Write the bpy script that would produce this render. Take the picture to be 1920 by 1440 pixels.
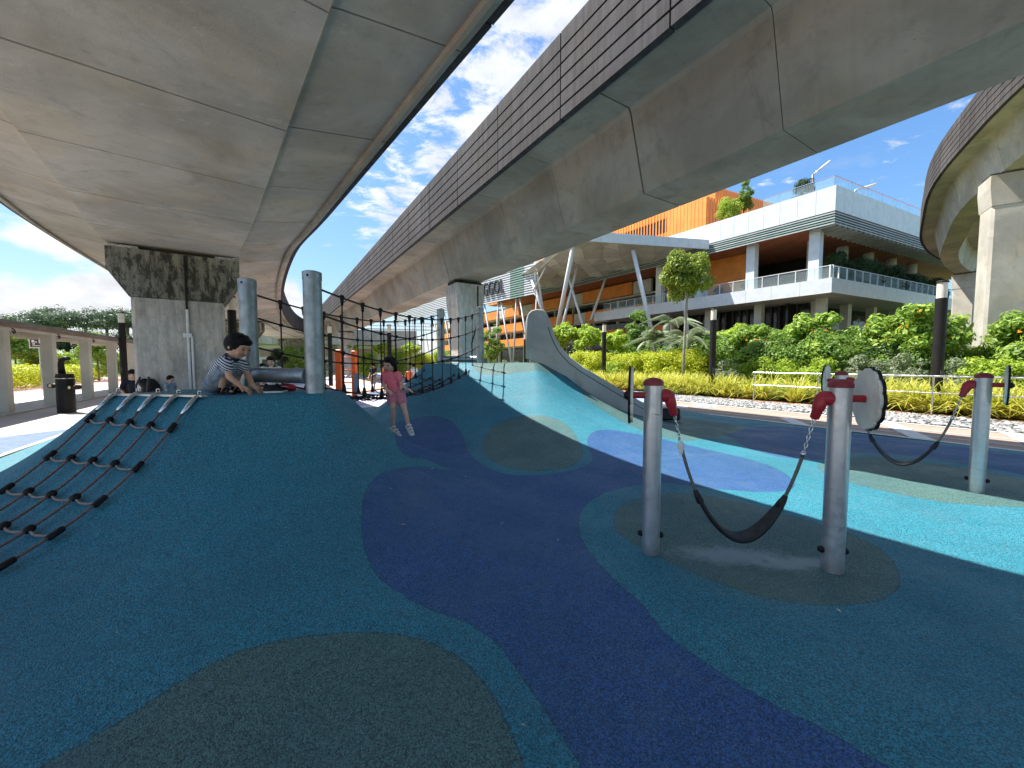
import bpy, bmesh, math, random
import numpy as np
from mathutils import Vector, Matrix, Quaternion

# ------------------------------------------------------------------ scene, camera, light
sc = bpy.context.scene
for o in list(bpy.data.objects):
    bpy.data.objects.remove(o)
CAM_H = 1.6
FPX = 721.0                       # focal length in pixels of a 1920-wide frame
PITCH = math.atan(40.0 / FPX)
cam_d = bpy.data.cameras.new("camera")
cam_d.sensor_fit = 'HORIZONTAL'
cam_d.sensor_width = 36.0
cam_d.lens = FPX / 1920.0 * 36.0
cam_d.clip_start = 0.05
cam_d.clip_end = 3000.0
cam = bpy.data.objects.new("camera", cam_d)
cam.location = (0, 0, CAM_H)
cam.rotation_euler = (math.pi / 2 - PITCH, 0, 0)
sc.collection.objects.link(cam)
sc.camera = cam

SUN_VEC = Vector((-0.56, 0.24, 1.0)).normalized()     # towards the sun
SUN_EL = math.asin(SUN_VEC.z)
SUN_ROT = math.atan2(SUN_VEC.x, SUN_VEC.y)

world = bpy.data.worlds.new("World")
sc.world = world
world.use_nodes = True
SKY_STRENGTH = 0.118
EXPOSURE = 1.22


def build_world():
    nt = world.node_tree
    nt.nodes.clear()
    N = nt.nodes.new
    L = nt.links.new
    out = N('ShaderNodeOutputWorld')
    bg = N('ShaderNodeBackground')
    bg.inputs['Strength'].default_value = SKY_STRENGTH
    sky = N('ShaderNodeTexSky')
    sky.sky_type = 'NISHITA'
    sky.sun_disc = False
    sky.sun_elevation = SUN_EL
    sky.sun_rotation = SUN_ROT
    sky.air_density = 1.0
    sky.dust_density = 0.7
    sky.ozone_density = 2.0
    tc = N('ShaderNodeTexCoord')
    sep = N('ShaderNodeSeparateXYZ')
    L(tc.outputs['Generated'], sep.inputs[0])

    def math_n(op, a=None, b=None, clamp=False):
        m = N('ShaderNodeMath')
        m.operation = op
        m.use_clamp = clamp
        for i, v in enumerate((a, b)):
            if v is None:
                continue
            if isinstance(v, (int, float)):
                m.inputs[i].default_value = v
            else:
                L(v, m.inputs[i])
        return m.outputs[0]

    def ramp(v, p0, p1, c0=0.0, c1=1.0):
        m = N('ShaderNodeMapRange')
        m.interpolation_type = 'SMOOTHSTEP'
        L(v, m.inputs[0])
        m.inputs[1].default_value = p0
        m.inputs[2].default_value = p1
        m.inputs[3].default_value = c0
        m.inputs[4].default_value = c1
        return m.outputs[0]

    X, Y, Z = sep.outputs
    zz = math_n('ADD', math_n('MAXIMUM', Z, 0.0), 0.07)
    comb = N('ShaderNodeCombineXYZ')
    L(math_n('DIVIDE', X, zz), comb.inputs[0])
    L(math_n('DIVIDE', Y, zz), comb.inputs[1])
    # high small-grained cloud field (a broken sheet of cirrocumulus)
    mp = N('ShaderNodeMapping')
    mp.inputs['Rotation'].default_value = (0, 0, math.radians(28))
    mp.inputs['Scale'].default_value = (1.0, 1.25, 1.0)
    L(comb.outputs[0], mp.inputs[0])
    n1 = N('ShaderNodeTexNoise')
    n1.inputs['Scale'].default_value = 6.0
    n1.inputs['Detail'].default_value = 7.0
    n1.inputs['Roughness'].default_value = 0.66
    n1.inputs['Distortion'].default_value = 0.35
    L(mp.outputs[0], n1.inputs[0])
    n2 = N('ShaderNodeTexNoise')          # where the sheet is
    n2.inputs['Scale'].default_value = 0.55
    n2.inputs['Detail'].default_value = 2.0
    mp2 = N('ShaderNodeMapping')
    mp2.inputs['Location'].default_value = (3.1, 1.7, 0.0)
    L(comb.outputs[0], mp2.inputs[0])
    L(mp2.outputs[0], n2.inputs[0])
    # the sheet lies in a broad band running away from the camera over its left shoulder
    band = math_n('ADD', math_n('DIVIDE', X, zz), math_n('MULTIPLY', math_n('DIVIDE', Y, zz), 0.26))
    bandw = math_n('ABSOLUTE', math_n('SUBTRACT', band, 0.30))
    bmask = ramp(bandw, 0.25, 0.85, 1.0, 0.0)
    nmask = ramp(n2.outputs[0], 0.35, 0.6, 0.35, 1.0)
    dens = math_n('ADD', n1.outputs[0], math_n('MULTIPLY', math_n('MULTIPLY', bmask, nmask), 0.24))
    hi = ramp(dens, 0.565, 0.76)
    hi = math_n('MULTIPLY', hi, ramp(Z, 0.20, 0.34))
    # low cumulus banks near the horizon
    n3 = N('ShaderNodeTexNoise')
    n3.inputs['Scale'].default_value = 5.2
    n3.inputs['Detail'].default_value = 8.0
    n3.inputs['Roughness'].default_value = 0.55
    mp3 = N('ShaderNodeMapping')
    mp3.inputs['Scale'].default_value = (1.0, 1.0, 1.9)
    mp3.inputs['Location'].default_value = (0.35, 0.1, 0.0)
    L(tc.outputs['Generated'], mp3.inputs[0])
    L(mp3.outputs[0], n3.inputs[0])
    n4 = N('ShaderNodeTexNoise')
    n4.inputs['Scale'].default_value = 1.3
    n4.inputs['Detail'].default_value = 1.0
    mp4 = N('ShaderNodeMapping')
    mp4.inputs['Location'].default_value = (0.2, 2.35, 0.4)
    L(tc.outputs['Generated'], mp4.inputs[0])
    L(mp4.outputs[0], n4.inputs[0])
    n5 = N('ShaderNodeTexNoise')
    n5.inputs['Scale'].default_value = 7.0
    n5.inputs['Detail'].default_value = 6.0
    n5.inputs['Roughness'].default_value = 0.6
    L(mp3.outputs[0], n5.inputs[0])
    west = ramp(X, -0.62, -0.30, 1.0, 0.0)
    lowh = math_n('ADD', 0.17, math_n('MULTIPLY', west, 0.14))
    lowm = N('ShaderNodeMapRange')
    lowm.interpolation_type = 'SMOOTHSTEP'
    L(Z, lowm.inputs[0])
    L(math_n('SUBTRACT', lowh, 0.13), lowm.inputs[1])
    L(lowh, lowm.inputs[2])
    lowm.inputs[3].default_value = 0.26
    lowm.inputs[4].default_value = -0.12
    d3 = math_n('ADD', n3.outputs[0], math_n('MULTIPLY', lowm.outputs[0],
                math_n('ADD', math_n('MULTIPLY', west, 0.7), 0.35)))
    lo = ramp(d3, 0.56, 0.70)
    lo = math_n('MULTIPLY', lo, ramp(Z, 0.40, 0.26))
    cov = math_n('MAXIMUM', math_n('MULTIPLY', hi, 0.9), lo)
    shade = ramp(n5.outputs[0], 0.30, 0.70, 0.80, 1.18)
    cc = N('ShaderNodeCombineXYZ')
    L(math_n('MULTIPLY', shade, 3.7), cc.inputs[0])
    L(math_n('MULTIPLY', shade, 3.8), cc.inputs[1])
    L(math_n('MULTIPLY', shade, 3.95), cc.inputs[2])
    mix = N('ShaderNodeMix')
    mix.data_type = 'RGBA'
    L(cov, mix.inputs[0])
    hs = N('ShaderNodeHueSaturation')
    hs.inputs['Saturation'].default_value = 1.22
    hs.inputs['Value'].default_value = 0.86
    L(sky.outputs[0], hs.inputs['Color'])
    # brightness compression evens out the glare of the clear-sky model towards the horizon
    bw = N('ShaderNodeRGBToBW')
    L(hs.outputs[0], bw.inputs[0])
    k = math_n('DIVIDE', 1.33, math_n('ADD', 1.0, math_n('MULTIPLY', bw.outputs[0], 0.18)))
    vm = N('ShaderNodeVectorMath')
    vm.operation = 'SCALE'
    L(hs.outputs[0], vm.inputs[0])
    L(k, vm.inputs['Scale'])
    L(vm.outputs[0], mix.inputs[6])
    L(cc.outputs[0], mix.inputs[7])
    L(mix.outputs[2], bg.inputs[0])
    L(bg.outputs[0], out.inputs[0])


build_world()
sun_d = bpy.data.lights.new("sun", 'SUN')
sun_d.energy = 4.8
sun_d.angle = math.radians(0.5)
sun_d.color = (1.0, 0.95, 0.87)
sun = bpy.data.objects.new("sun", sun_d)
sun.rotation_euler = (-SUN_VEC).to_track_quat('-Z', 'Y').to_euler()
sun.location = (0, 0, 60)
sc.collection.objects.link(sun)
sc.view_settings.view_transform = 'Standard'
sc.view_settings.look = 'None'
sc.view_settings.gamma = 1.0
sc.view_settings.use_curve_mapping = False
sc.view_settings.exposure = EXPOSURE

# ------------------------------------------------------------------ helpers
rnd = random.Random(7)
COL = sc.collection


def P(px, py, Y):
    """place measured in the photograph at depth Y (metres in front of the camera)"""
    u = (px - 960.0) / FPX
    v = (720.0 - py) / FPX
    dy = math.cos(PITCH) + v * math.sin(PITCH)
    dz = -math.sin(PITCH) + v * math.cos(PITCH)
    t = Y / dy
    return Vector((u * t, Y, CAM_H + dz * t))


def PG(px, py, z=0.0):
    """place on the level z measured in the photograph"""
    u = (px - 960.0) / FPX
    v = (720.0 - py) / FPX
    dy = math.cos(PITCH) + v * math.sin(PITCH)
    dz = -math.sin(PITCH) + v * math.cos(PITCH)
    t = (z - CAM_H) / dz
    return Vector((u * t, dy * t, z))


UR = Vector((0.848, 0.530, 0.0))      # across the site, to the right
UD = Vector((-0.530, 0.848, 0.0))     # along the site, away from the camera


def UV(u, v, z=0.0):
    p = UR * u + UD * v
    return Vector((p.x, p.y, z))


class MB:
    def __init__(self):
        self.v = []
        self.f = []
        self.m = []

    def add(self, vs, fs, mi=0):
        b = len(self.v)
        self.v.extend([tuple(p) for p in vs])
        self.f.extend([tuple(b + i for i in f) for f in fs])
        self.m.extend([mi] * len(fs))
        return self

    def box(self, c, s, rotz=0.0, mi=0, M=None):
        hx, hy, hz = s[0] / 2, s[1] / 2, s[2] / 2
        vs = [Vector((x, y, z)) for z in (-hz, hz) for x, y in ((-hx, -hy), (hx, -hy), (hx, hy), (-hx, hy))]
        R = M if M is not None else Matrix.Rotation(rotz, 3, 'Z')
        vs = [R @ p + Vector(c) for p in vs]
        return self.add(vs, [(0, 3, 2, 1), (4, 5, 6, 7), (0, 1, 5, 4), (1, 2, 6, 5), (2, 3, 7, 6), (3, 0, 4, 7)], mi)

    def bevel_box(self, c, s, b=0.01, rotz=0.0, mi=0):
        """box with chamfered vertical and top edges"""
        hx, hy, hz = s[0] / 2, s[1] / 2, s[2] / 2
        R = Matrix.Rotation(rotz, 3, 'Z')
        rings = []
        for z, i in ((-hz, b), (-hz + b, 0), (hz - b, 0), (hz, b)):
            ax, ay = hx - i, hy - i
            e = b
            rings.append([Vector(p) for p in ((-ax + e, -ay, z), (ax - e, -ay, z), (ax, -ay + e, z), (ax, ay - e, z),
                                              (ax - e, ay, z), (-ax + e, ay, z), (-ax, ay - e, z), (-ax, -ay + e, z))])
        vs = [R @ p + Vector(c) for r in rings for p in r]
        fs = [tuple(range(7, -1, -1)), tuple(range(24, 32))]
        for k in range(3):
            for j in range(8):
                a = k * 8 + j
                bb = k * 8 + (j + 1) % 8
                fs.append((a, bb, bb + 8, a + 8))
        return self.add(vs, fs, mi)

    def tube(self, pts, r, seg=8, mi=0, cap=True):
        pts = [Vector(p) for p in pts]
        n = len(pts)
        rs = r if isinstance(r, (list, tuple)) else [r] * n
        t0 = (pts[1] - pts[0]).normalized()
        ref = Vector((0, 0, 1)) if abs(t0.z) < 0.9 else Vector((1, 0, 0))
        a = t0.cross(ref).normalized()
        vs = []
        for i in range(n):
            if i == 0:
                t = pts[1] - pts[0]
            elif i == n - 1:
                t = pts[-1] - pts[-2]
            else:
                t = pts[i + 1] - pts[i - 1]
            t.normalize()
            a = (a - t * a.dot(t))
            if a.length < 1e-6:
                a = t.orthogonal()
            a.normalize()
            b = t.cross(a)
            for k in range(seg):
                th = 2 * math.pi * k / seg
                vs.append(pts[i] + (a * math.cos(th) + b * math.sin(th)) * rs[i])
        fs = []
        for i in range(n - 1):
            for k in range(seg):
                k2 = (k + 1) % seg
                fs.append((i * seg + k, i * seg + k2, (i + 1) * seg + k2, (i + 1) * seg + k))
        if cap:
            fs.append(tuple(reversed(range(seg))))
            fs.append(tuple(range((n - 1) * seg, n * seg)))
        return self.add(vs, fs, mi)

    def lathe(self, prof, c=(0, 0, 0), seg=24, mi=0, M=None):
        vs = []
        fs = []
        n = len(prof)
        for r, z in prof:
            for k in range(seg):
                th = 2 * math.pi * k / seg
                p = Vector((r * math.cos(th), r * math.sin(th), z))
                if M is not None:
                    p = M @ p
                vs.append(p + Vector(c))
        for i in range(n - 1):
            for k in range(seg):
                k2 = (k + 1) % seg
                fs.append((i * seg + k, i * seg + k2, (i + 1) * seg + k2, (i + 1) * seg + k))
        fs.append(tuple(reversed(range(seg))))
        fs.append(tuple(range((n - 1) * seg, n * seg)))
        return self.add(vs, fs, mi)

    def ellipsoid(self, c, r, M=None, seg=12, rings=8, mi=0):
        vs = []
        fs = []
        for i in range(1, rings):
            ph = math.pi * i / rings
            for k in range(seg):
                th = 2 * math.pi * k / seg
                p = Vector((r[0] * math.sin(ph) * math.cos(th), r[1] * math.sin(ph) * math.sin(th), r[2] * math.cos(ph)))
                if M is not None:
                    p = M @ p
                vs.append(p + Vector(c))
        top = Vector((0, 0, r[2]))
        bot = Vector((0, 0, -r[2]))
        if M is not None:
            top = M @ top
            bot = M @ bot
        vs += [top + Vector(c), bot + Vector(c)]
        T = len(vs) - 2
        B = len(vs) - 1
        for i in range(rings - 2):
            for k in range(seg):
                k2 = (k + 1) % seg
                fs.append((i * seg + k, (i + 1) * seg + k, (i + 1) * seg + k2, i * seg + k2))
        for k in range(seg):
            k2 = (k + 1) % seg
            fs.append((T, k, k2))
            fs.append((B, (rings - 2) * seg + k2, (rings - 2) * seg + k))
        return self.add(vs, fs, mi)

    def capsule(self, p0, p1, r0, r1, seg=10):
        p0 = Vector(p0)
        p1 = Vector(p1)
        d = p1 - p0
        Lg = max(d.length, 1e-5)
        d = d / Lg
        a = d.orthogonal().normalized()
        b = d.cross(a)
        rings = []
        for i in range(1, 4):
            th = math.pi / 2 * i / 3
            rings.append((p0 - d * (r0 * math.cos(th)), r0 * math.sin(th)))
        for i in range(0, 3):
            th = math.pi / 2 * i / 3
            rings.append((p1 + d * (r1 * math.sin(th)), r1 * math.cos(th)))
        vs = [p0 - d * r0]
        for c, r in rings:
            for k in range(seg):
                t = 2 * math.pi * k / seg
                vs.append(c + (a * math.cos(t) + b * math.sin(t)) * r)
        vs.append(p1 + d * r1)
        fs = []
        for k in range(seg):
            fs.append((0, 1 + (k + 1) % seg, 1 + k))
        nr = len(rings)
        for i in range(nr - 1):
            for k in range(seg):
                k2 = (k + 1) % seg
                fs.append((1 + i * seg + k, 1 + i * seg + k2, 1 + (i + 1) * seg + k2, 1 + (i + 1) * seg + k))
        for k in range(seg):
            fs.append((len(vs) - 1, 1 + (nr - 1) * seg + k, 1 + (nr - 1) * seg + (k + 1) % seg))
        return self.add(vs, fs)

    def prism(self, poly, z0, z1, mi=0):
        """vertical prism over a 2-D polygon (counter-clockwise)"""
        n = len(poly)
        vs = [(p[0], p[1], z0) for p in poly] + [(p[0], p[1], z1) for p in poly]
        fs = [tuple(reversed(range(n))), tuple(range(n, 2 * n))]
        for i in range(n):
            j = (i + 1) % n
            fs.append((i, j, j + n, i + n))
        return self.add(vs, fs, mi)

    def extrude(self, poly3, vec, mi=0):
        """slab: a planar 3-D polygon pushed along vec"""
        n = len(poly3)
        vec = Vector(vec)
        vs = [Vector(p) for p in poly3] + [Vector(p) + vec for p in poly3]
        fs = [tuple(reversed(range(n))), tuple(range(n, 2 * n))]
        for i in range(n):
            j = (i + 1) % n
            fs.append((i, j, j + n, i + n))
        return self.add(vs, fs, mi)

    def mesh(self, name, smooth=False):
        me = bpy.data.meshes.new(name)
        me.from_pydata(self.v, [], self.f)
        me.polygons.foreach_set('material_index', self.m)
        if smooth:
            me.polygons.foreach_set('use_smooth', [True] * len(me.polygons))
        me.update()
        return me

    def build(self, name, mats, parent=None, smooth=False, angle=None, fix=True):
        me = self.mesh(name, smooth or angle is not None)
        if fix:
            bm = bmesh.new()
            bm.from_mesh(me)
            bmesh.ops.recalc_face_normals(bm, faces=bm.faces)
            bm.to_mesh(me)
            bm.free()
        if angle is not None:
            me.set_sharp_from_angle(angle=math.radians(angle))
        return link(name, me, mats, parent)


def link(name, me, mats, parent=None):
    if not isinstance(mats, (list, tuple)):
        mats = [mats]
    me.materials.clear()
    for m in mats:
        me.materials.append(m)
    o = bpy.data.objects.new(name, me)
    COL.objects.link(o)
    if parent is not None:
        attach(o, parent)
    return o


def attach(o, parent):
    o.parent = parent
    # meshes are written in site coordinates: undo the offset of the thing's own origin
    if parent.type == 'EMPTY':
        o.matrix_parent_inverse = Matrix.Translation(-Vector(parent.location))


def tag(o, label, cat, group=None):
    o['label'] = label
    o['category'] = cat
    if group:
        o['group'] = group
    return o


def thing(name, label, cat, loc=(0, 0, 0), group=None):
    o = bpy.data.objects.new(name, None)
    o.location = loc
    o.empty_display_size = 0.2
    COL.objects.link(o)
    return tag(o, label, cat, group)


def structure(o):
    o['kind'] = 'structure'
    return o


def stuff(o):
    o['kind'] = 'stuff'
    return o


def copy_thing(root, loc, rotz=0.0, scale=1.0, label=None):
    r = root.copy()
    COL.objects.link(r)
    r.location = loc
    r.rotation_euler = (0, 0, rotz)
    r.scale = (scale, scale, scale) if isinstance(scale, (int, float)) else scale
    if label:
        r['label'] = label
    for ch in root.children:
        c = ch.copy()
        COL.objects.link(c)
        c.parent = r
        for g in ch.children:
            d = g.copy()
            COL.objects.link(d)
            d.parent = c
    return r


# ------------------------------------------------------------------ materials
def new_mat(name):
    m = bpy.data.materials.new(name)
    m.use_nodes = True
    nt = m.node_tree
    return m, nt, nt.nodes['Principled BSDF']


def mix_col(nt, fac, a, b, mode='MIX'):
    n = nt.nodes.new('ShaderNodeMix')
    n.data_type = 'RGBA'
    n.blend_type = mode
    for idx, v in ((0, fac), (6, a), (7, b)):
        if isinstance(v, (int, float)):
            n.inputs[idx].default_value = v
        elif isinstance(v, (tuple, list)):
            n.inputs[idx].default_value = (*v[:3], 1)
        else:
            nt.links.new(v, n.inputs[idx])
    return n.outputs[2]


def noise(nt, scale, detail=4, rough=0.55, vec=None, dist=0.0):
    n = nt.nodes.new('ShaderNodeTexNoise')
    n.inputs['Scale'].default_value = scale
    n.inputs['Detail'].default_value = detail
    n.inputs['Roughness'].default_value = rough
    n.inputs['Distortion'].default_value = dist
    if vec is not None:
        nt.links.new(vec, n.inputs['Vector'])
    return n.outputs[0]


def rng(nt, v, a, b, c=0.0, d=1.0, smooth=True):
    n = nt.nodes.new('ShaderNodeMapRange')
    if smooth:
        n.interpolation_type = 'SMOOTHSTEP'
    nt.links.new(v, n.inputs[0])
    for i, x in enumerate((a, b, c, d)):
        n.inputs[i + 1].default_value = x
    return n.outputs[0]


def mth(nt, op, a, b=None):
    m = nt.nodes.new('ShaderNodeMath')
    m.operation = op
    for i, v in enumerate((a, b)):
        if v is None:
            continue
        if isinstance(v, (int, float)):
            m.inputs[i].default_value = v
        else:
            nt.links.new(v, m.inputs[i])
    return m.outputs[0]


def objco(nt, scale=(1, 1, 1), rot=(0, 0, 0)):
    tc = nt.nodes.new('ShaderNodeTexCoord')
    mp = nt.nodes.new('ShaderNodeMapping')
    mp.inputs['Scale'].default_value = scale
    mp.inputs['Rotation'].default_value = rot
    nt.links.new(tc.outputs['Object'], mp.inputs[0])
    return mp.outputs[0]


def bump(nt, bsdf, h, strength=0.3, dist=0.01):
    b = nt.nodes.new('ShaderNodeBump')
    b.inputs['Strength'].default_value = strength
    b.inputs['Distance'].default_value = dist
    nt.links.new(h, b.inputs['Height'])
    nt.links.new(b.outputs[0], bsdf.inputs['Normal'])


def plain(name, col, rough=0.5, metal=0.0, var=0.12, scale=6.0, bumpy=0.0, spec=None, coat=0.0):
    m, nt, b = new_mat(name)
    co = objco(nt)
    n = noise(nt, scale, 5, 0.6, co)
    dark = tuple(c * (1 - var) for c in col)
    lite = tuple(min(1, c * (1 + var)) for c in col)
    nt.links.new(mix_col(nt, rng(nt, n, 0.3, 0.7), dark, lite), b.inputs['Base Color'])
    b.inputs['Metallic'].default_value = metal
    r = rng(nt, noise(nt, scale * 2.3, 3, 0.5, co), 0.3, 0.7, max(0.02, rough - 0.08), min(1, rough + 0.08))
    nt.links.new(r, b.inputs['Roughness'])
    if spec is not None:
        b.inputs['Specular IOR Level'].default_value = spec
    if coat:
        b.inputs['Coat Weight'].default_value = coat
    if bumpy:
        bump(nt, b, noise(nt, scale * 12, 3, 0.6, co), bumpy, 0.01)
    return m


def concrete(name, base=(0.36, 0.345, 0.31), stain=0.35, streak=0.0, algae=0.0, dark=(0.10, 0.095, 0.085), scuffs=0.10):
    m, nt, b = new_mat(name)
    co = objco(nt)
    big = noise(nt, 0.55, 6, 0.6, co, 0.4)
    mid = noise(nt, 3.2, 6, 0.65, co)
    fine = noise(nt, 60, 4, 0.7, co)
    c = mix_col(nt, rng(nt, big, 0.35, 0.68), tuple(x * 0.80 for x in base), tuple(min(1, x * 1.14) for x in base))
    warm = mix_col(nt, rng(nt, noise(nt, 0.9, 3, 0.5, co), 0.45, 0.7), (1, 1, 1), (1.0, 0.93, 0.82))
    c = mix_col(nt, 0.8, c, warm, 'MULTIPLY')
    # pale abrasion patches
    scuff = rng(nt, noise(nt, 1.6, 12, 0.85, objco(nt, (1.0, 1.9, 1.0), (0, 0, 0.5)), 0.5), 0.56, 0.66)
    c = mix_col(nt, mth(nt, 'MULTIPLY', scuff, scuffs), c, tuple(min(1, x * 1.5) for x in base))
    c = mix_col(nt, mth(nt, 'MULTIPLY', rng(nt, mid, 0.50, 0.72), stain), c, tuple(x * 0.5 for x in base))
    if streak:
        st = noise(nt, 1.0, 6, 0.7, objco(nt, (9.0, 9.0, 0.35)))
        c = mix_col(nt, mth(nt, 'MULTIPLY', rng(nt, st, 0.38, 0.62), streak), c, dark)
    if algae:
        a1 = noise(nt, 2.6, 9, 0.78, objco(nt, (2.0, 2.0, 0.75)), 0.25)
        c = mix_col(nt, mth(nt, 'MULTIPLY', rng(nt, a1, 0.44, 0.56), algae), c, (0.028, 0.028, 0.022))
        a2 = noise(nt, 6, 5, 0.6, co)
        c = mix_col(nt, mth(nt, 'MULTIPLY', rng(nt, a2, 0.55, 0.7), algae * 0.4), c, (0.11, 0.12, 0.06))
    # bug holes
    vo = nt.nodes.new('ShaderNodeTexVoronoi')
    vo.inputs['Scale'].default_value = 5.0
    nt.links.new(co, vo.inputs['Vector'])
    hole = rng(nt, vo.outputs['Distance'], 0.03, 0.045, 1.0, 0.0)
    c = mix_col(nt, mth(nt, 'MULTIPLY', hole, 0.55), c, tuple(x * 0.25 for x in base))
    # each cast piece has its own tone, and pale runs where water drips
    oi = nt.nodes.new('ShaderNodeObjectInfo')
    tone = rng(nt, oi.outputs['Random'], 0.0, 1.0, 0.86, 1.12, smooth=False)
    tv = nt.nodes.new('ShaderNodeCombineXYZ')
    for i in range(3):
        nt.links.new(tone, tv.inputs[i])
    c = mix_col(nt, 1.0, c, tv.outputs[0], 'MULTIPLY')
    board = nt.nodes.new('ShaderNodeTexWave')
    board.bands_direction = 'Y'
    board.inputs['Scale'].default_value = 0.9
    board.inputs['Distortion'].default_value = 1.2
    board.inputs['Detail'].default_value = 3
    nt.links.new(objco(nt, (1, 1, 1), (0, 0, -0.68)), board.inputs['Vector'])
    c = mix_col(nt, rng(nt, board.outputs['Fac'], 0.88, 1.0, 0.0, 0.07), c, tuple(x * 0.55 for x in base))
    damp = noise(nt, 1.1, 8, 0.72, co, 1.1)
    c = mix_col(nt, rng(nt, damp, 0.55, 0.68, 0.0, 0.34), c, tuple(x * 0.42 for x in base))
    c = mix_col(nt, 0.14, c, mix_col(nt, fine, (0.2, 0.2, 0.2), (1.0, 1.0, 1.0)), 'MULTIPLY')
    nt.links.new(c, b.inputs['Base Color'])
    b.inputs['Roughness'].default_value = 0.9
    b.inputs['Specular IOR Level'].default_value = 0.25
    bump(nt, b, mth(nt, 'ADD', mid, mth(nt, 'MULTIPLY', fine, 0.5)), 0.35, 0.02)
    return m


def leafmat(name, a, b_, trans=0.35, rough=0.45, tip=None, tip_at=0.95):
    m, nt, b = new_mat(name)
    geo = nt.nodes.new('ShaderNodeNewGeometry')
    ri = geo.outputs['Random Per Island']
    oi = nt.nodes.new('ShaderNodeObjectInfo')
    c = mix_col(nt, rng(nt, ri, 0.0, 1.0, smooth=False), a, b_)
    c = mix_col(nt, mth(nt, 'MULTIPLY', oi.outputs['Random'], 0.35), c, tuple(x * 0.75 for x in a))
    if tip is not None:
        c = mix_col(nt, rng(nt, ri, tip_at, tip_at + 0.004), c, tip)
    nt.links.new(c, b.inputs['Base Color'])
    b.inputs['Roughness'].default_value = rough
    b.inputs['Specular IOR Level'].default_value = 0.35
    tr = nt.nodes.new('ShaderNodeBsdfTranslucent')
    nt.links.new(c, tr.inputs[0])
    mx = nt.nodes.new('ShaderNodeMixShader')
    mx.inputs[0].default_value = trans
    out = [n for n in nt.nodes if n.type == 'OUTPUT_MATERIAL'][0]
    nt.links.new(b.outputs[0], mx.inputs[1])
    nt.links.new(tr.outputs[0], mx.inputs[2])
    nt.links.new(mx.outputs[0], out.inputs[0])
    return m


def glassy(name, col=(0.75, 0.85, 0.88), alpha=0.35, rough=0.08):
    m, nt, b = new_mat(name)
    b.inputs['Base Color'].default_value = (*col, 1)
    b.inputs['Roughness'].default_value = rough
    tr = nt.nodes.new('ShaderNodeBsdfTransparent')
    tr.inputs[0].default_value = (*[min(1, c * 1.15) for c in col], 1)
    mx = nt.nodes.new('ShaderNodeMixShader')
    mx.inputs[0].default_value = alpha
    out = [n for n in nt.nodes if n.type == 'OUTPUT_MATERIAL'][0]
    nt.links.new(tr.outputs[0], mx.inputs[1])
    nt.links.new(b.outputs[0], mx.inputs[2])
    nt.links.new(mx.outputs[0], out.inputs[0])
    return m


M = {}
M['conc'] = concrete('viaduct_concrete', (0.39, 0.36, 0.295))
M['conc_under'] = concrete('bounce_lit_soffit_concrete', (0.72, 0.61, 0.48), 0.12)  # paler and warmer: light bounced up from the ground, put into the colour
M['conc_soffit'] = concrete('soffit_concrete', (0.56, 0.52, 0.46), 0.30, scuffs=0.5)
M['conc_light'] = concrete('light_concrete', (0.50, 0.475, 0.41), 0.25)
M['conc_parapet'] = concrete('parapet_concrete', (0.10, 0.094, 0.094), 0.35, 0.6, 0.0, (0.035, 0.032, 0.033))
M['conc_cap'] = concrete('stained_cap_concrete', (0.37, 0.36, 0.31), 0.3, 0.5, 0.85)
M['conc_pier'] = concrete('pier_concrete', (0.70, 0.67, 0.62), 0.35, 0.2, 0.22)
M['joint'] = plain('dark_joint', (0.02, 0.02, 0.02), 0.9)
M['galv'] = plain('galvanised_steel', (0.27, 0.31, 0.335), 0.42, 0.8, 0.2, 7.0)
M['alu'] = plain('brushed_aluminium', (0.56, 0.57, 0.585), 0.36, 0.75, 0.08, 12.0)


def scuffed_alu():
    m, nt, b = new_mat('scuffed_aluminium')
    co = objco(nt)
    c = mix_col(nt, rng(nt, noise(nt, 12, 5, 0.6, co), 0.3, 0.7), (0.52, 0.53, 0.545), (0.60, 0.61, 0.625))
    sm = rng(nt, noise(nt, 1.0, 6, 0.7, objco(nt, (6, 6, 45), (0.12, 0.1, 0))), 0.60, 0.68)
    pt = rng(nt, noise(nt, 3.0, 3, 0.6, co), 0.50, 0.62)
    c = mix_col(nt, mth(nt, 'MULTIPLY', mth(nt, 'MULTIPLY', sm, pt), 0.75), c, (0.06, 0.06, 0.065))
    sp = nt.nodes.new('ShaderNodeSeparateXYZ')
    nt.links.new(co, sp.inputs[0])
    dirt = rng(nt, mth(nt, 'ADD', sp.outputs[2], mth(nt, 'MULTIPLY', noise(nt, 9, 4, 0.6, co), 0.12)), 0.02, 0.22, 0.55, 0.0)
    c = mix_col(nt, dirt, c, (0.13, 0.13, 0.125))
    nt.links.new(c, b.inputs['Base Color'])
    b.inputs['Metallic'].default_value = 0.75
    nt.links.new(rng(nt, noise(nt, 25, 4, 0.6, co), 0.3, 0.7, 0.28, 0.46), b.inputs['Roughness'])
    bump(nt, b, noise(nt, 1.0, 4, 0.6, objco(nt, (90, 90, 4))), 0.06, 0.01)
    return m


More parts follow.
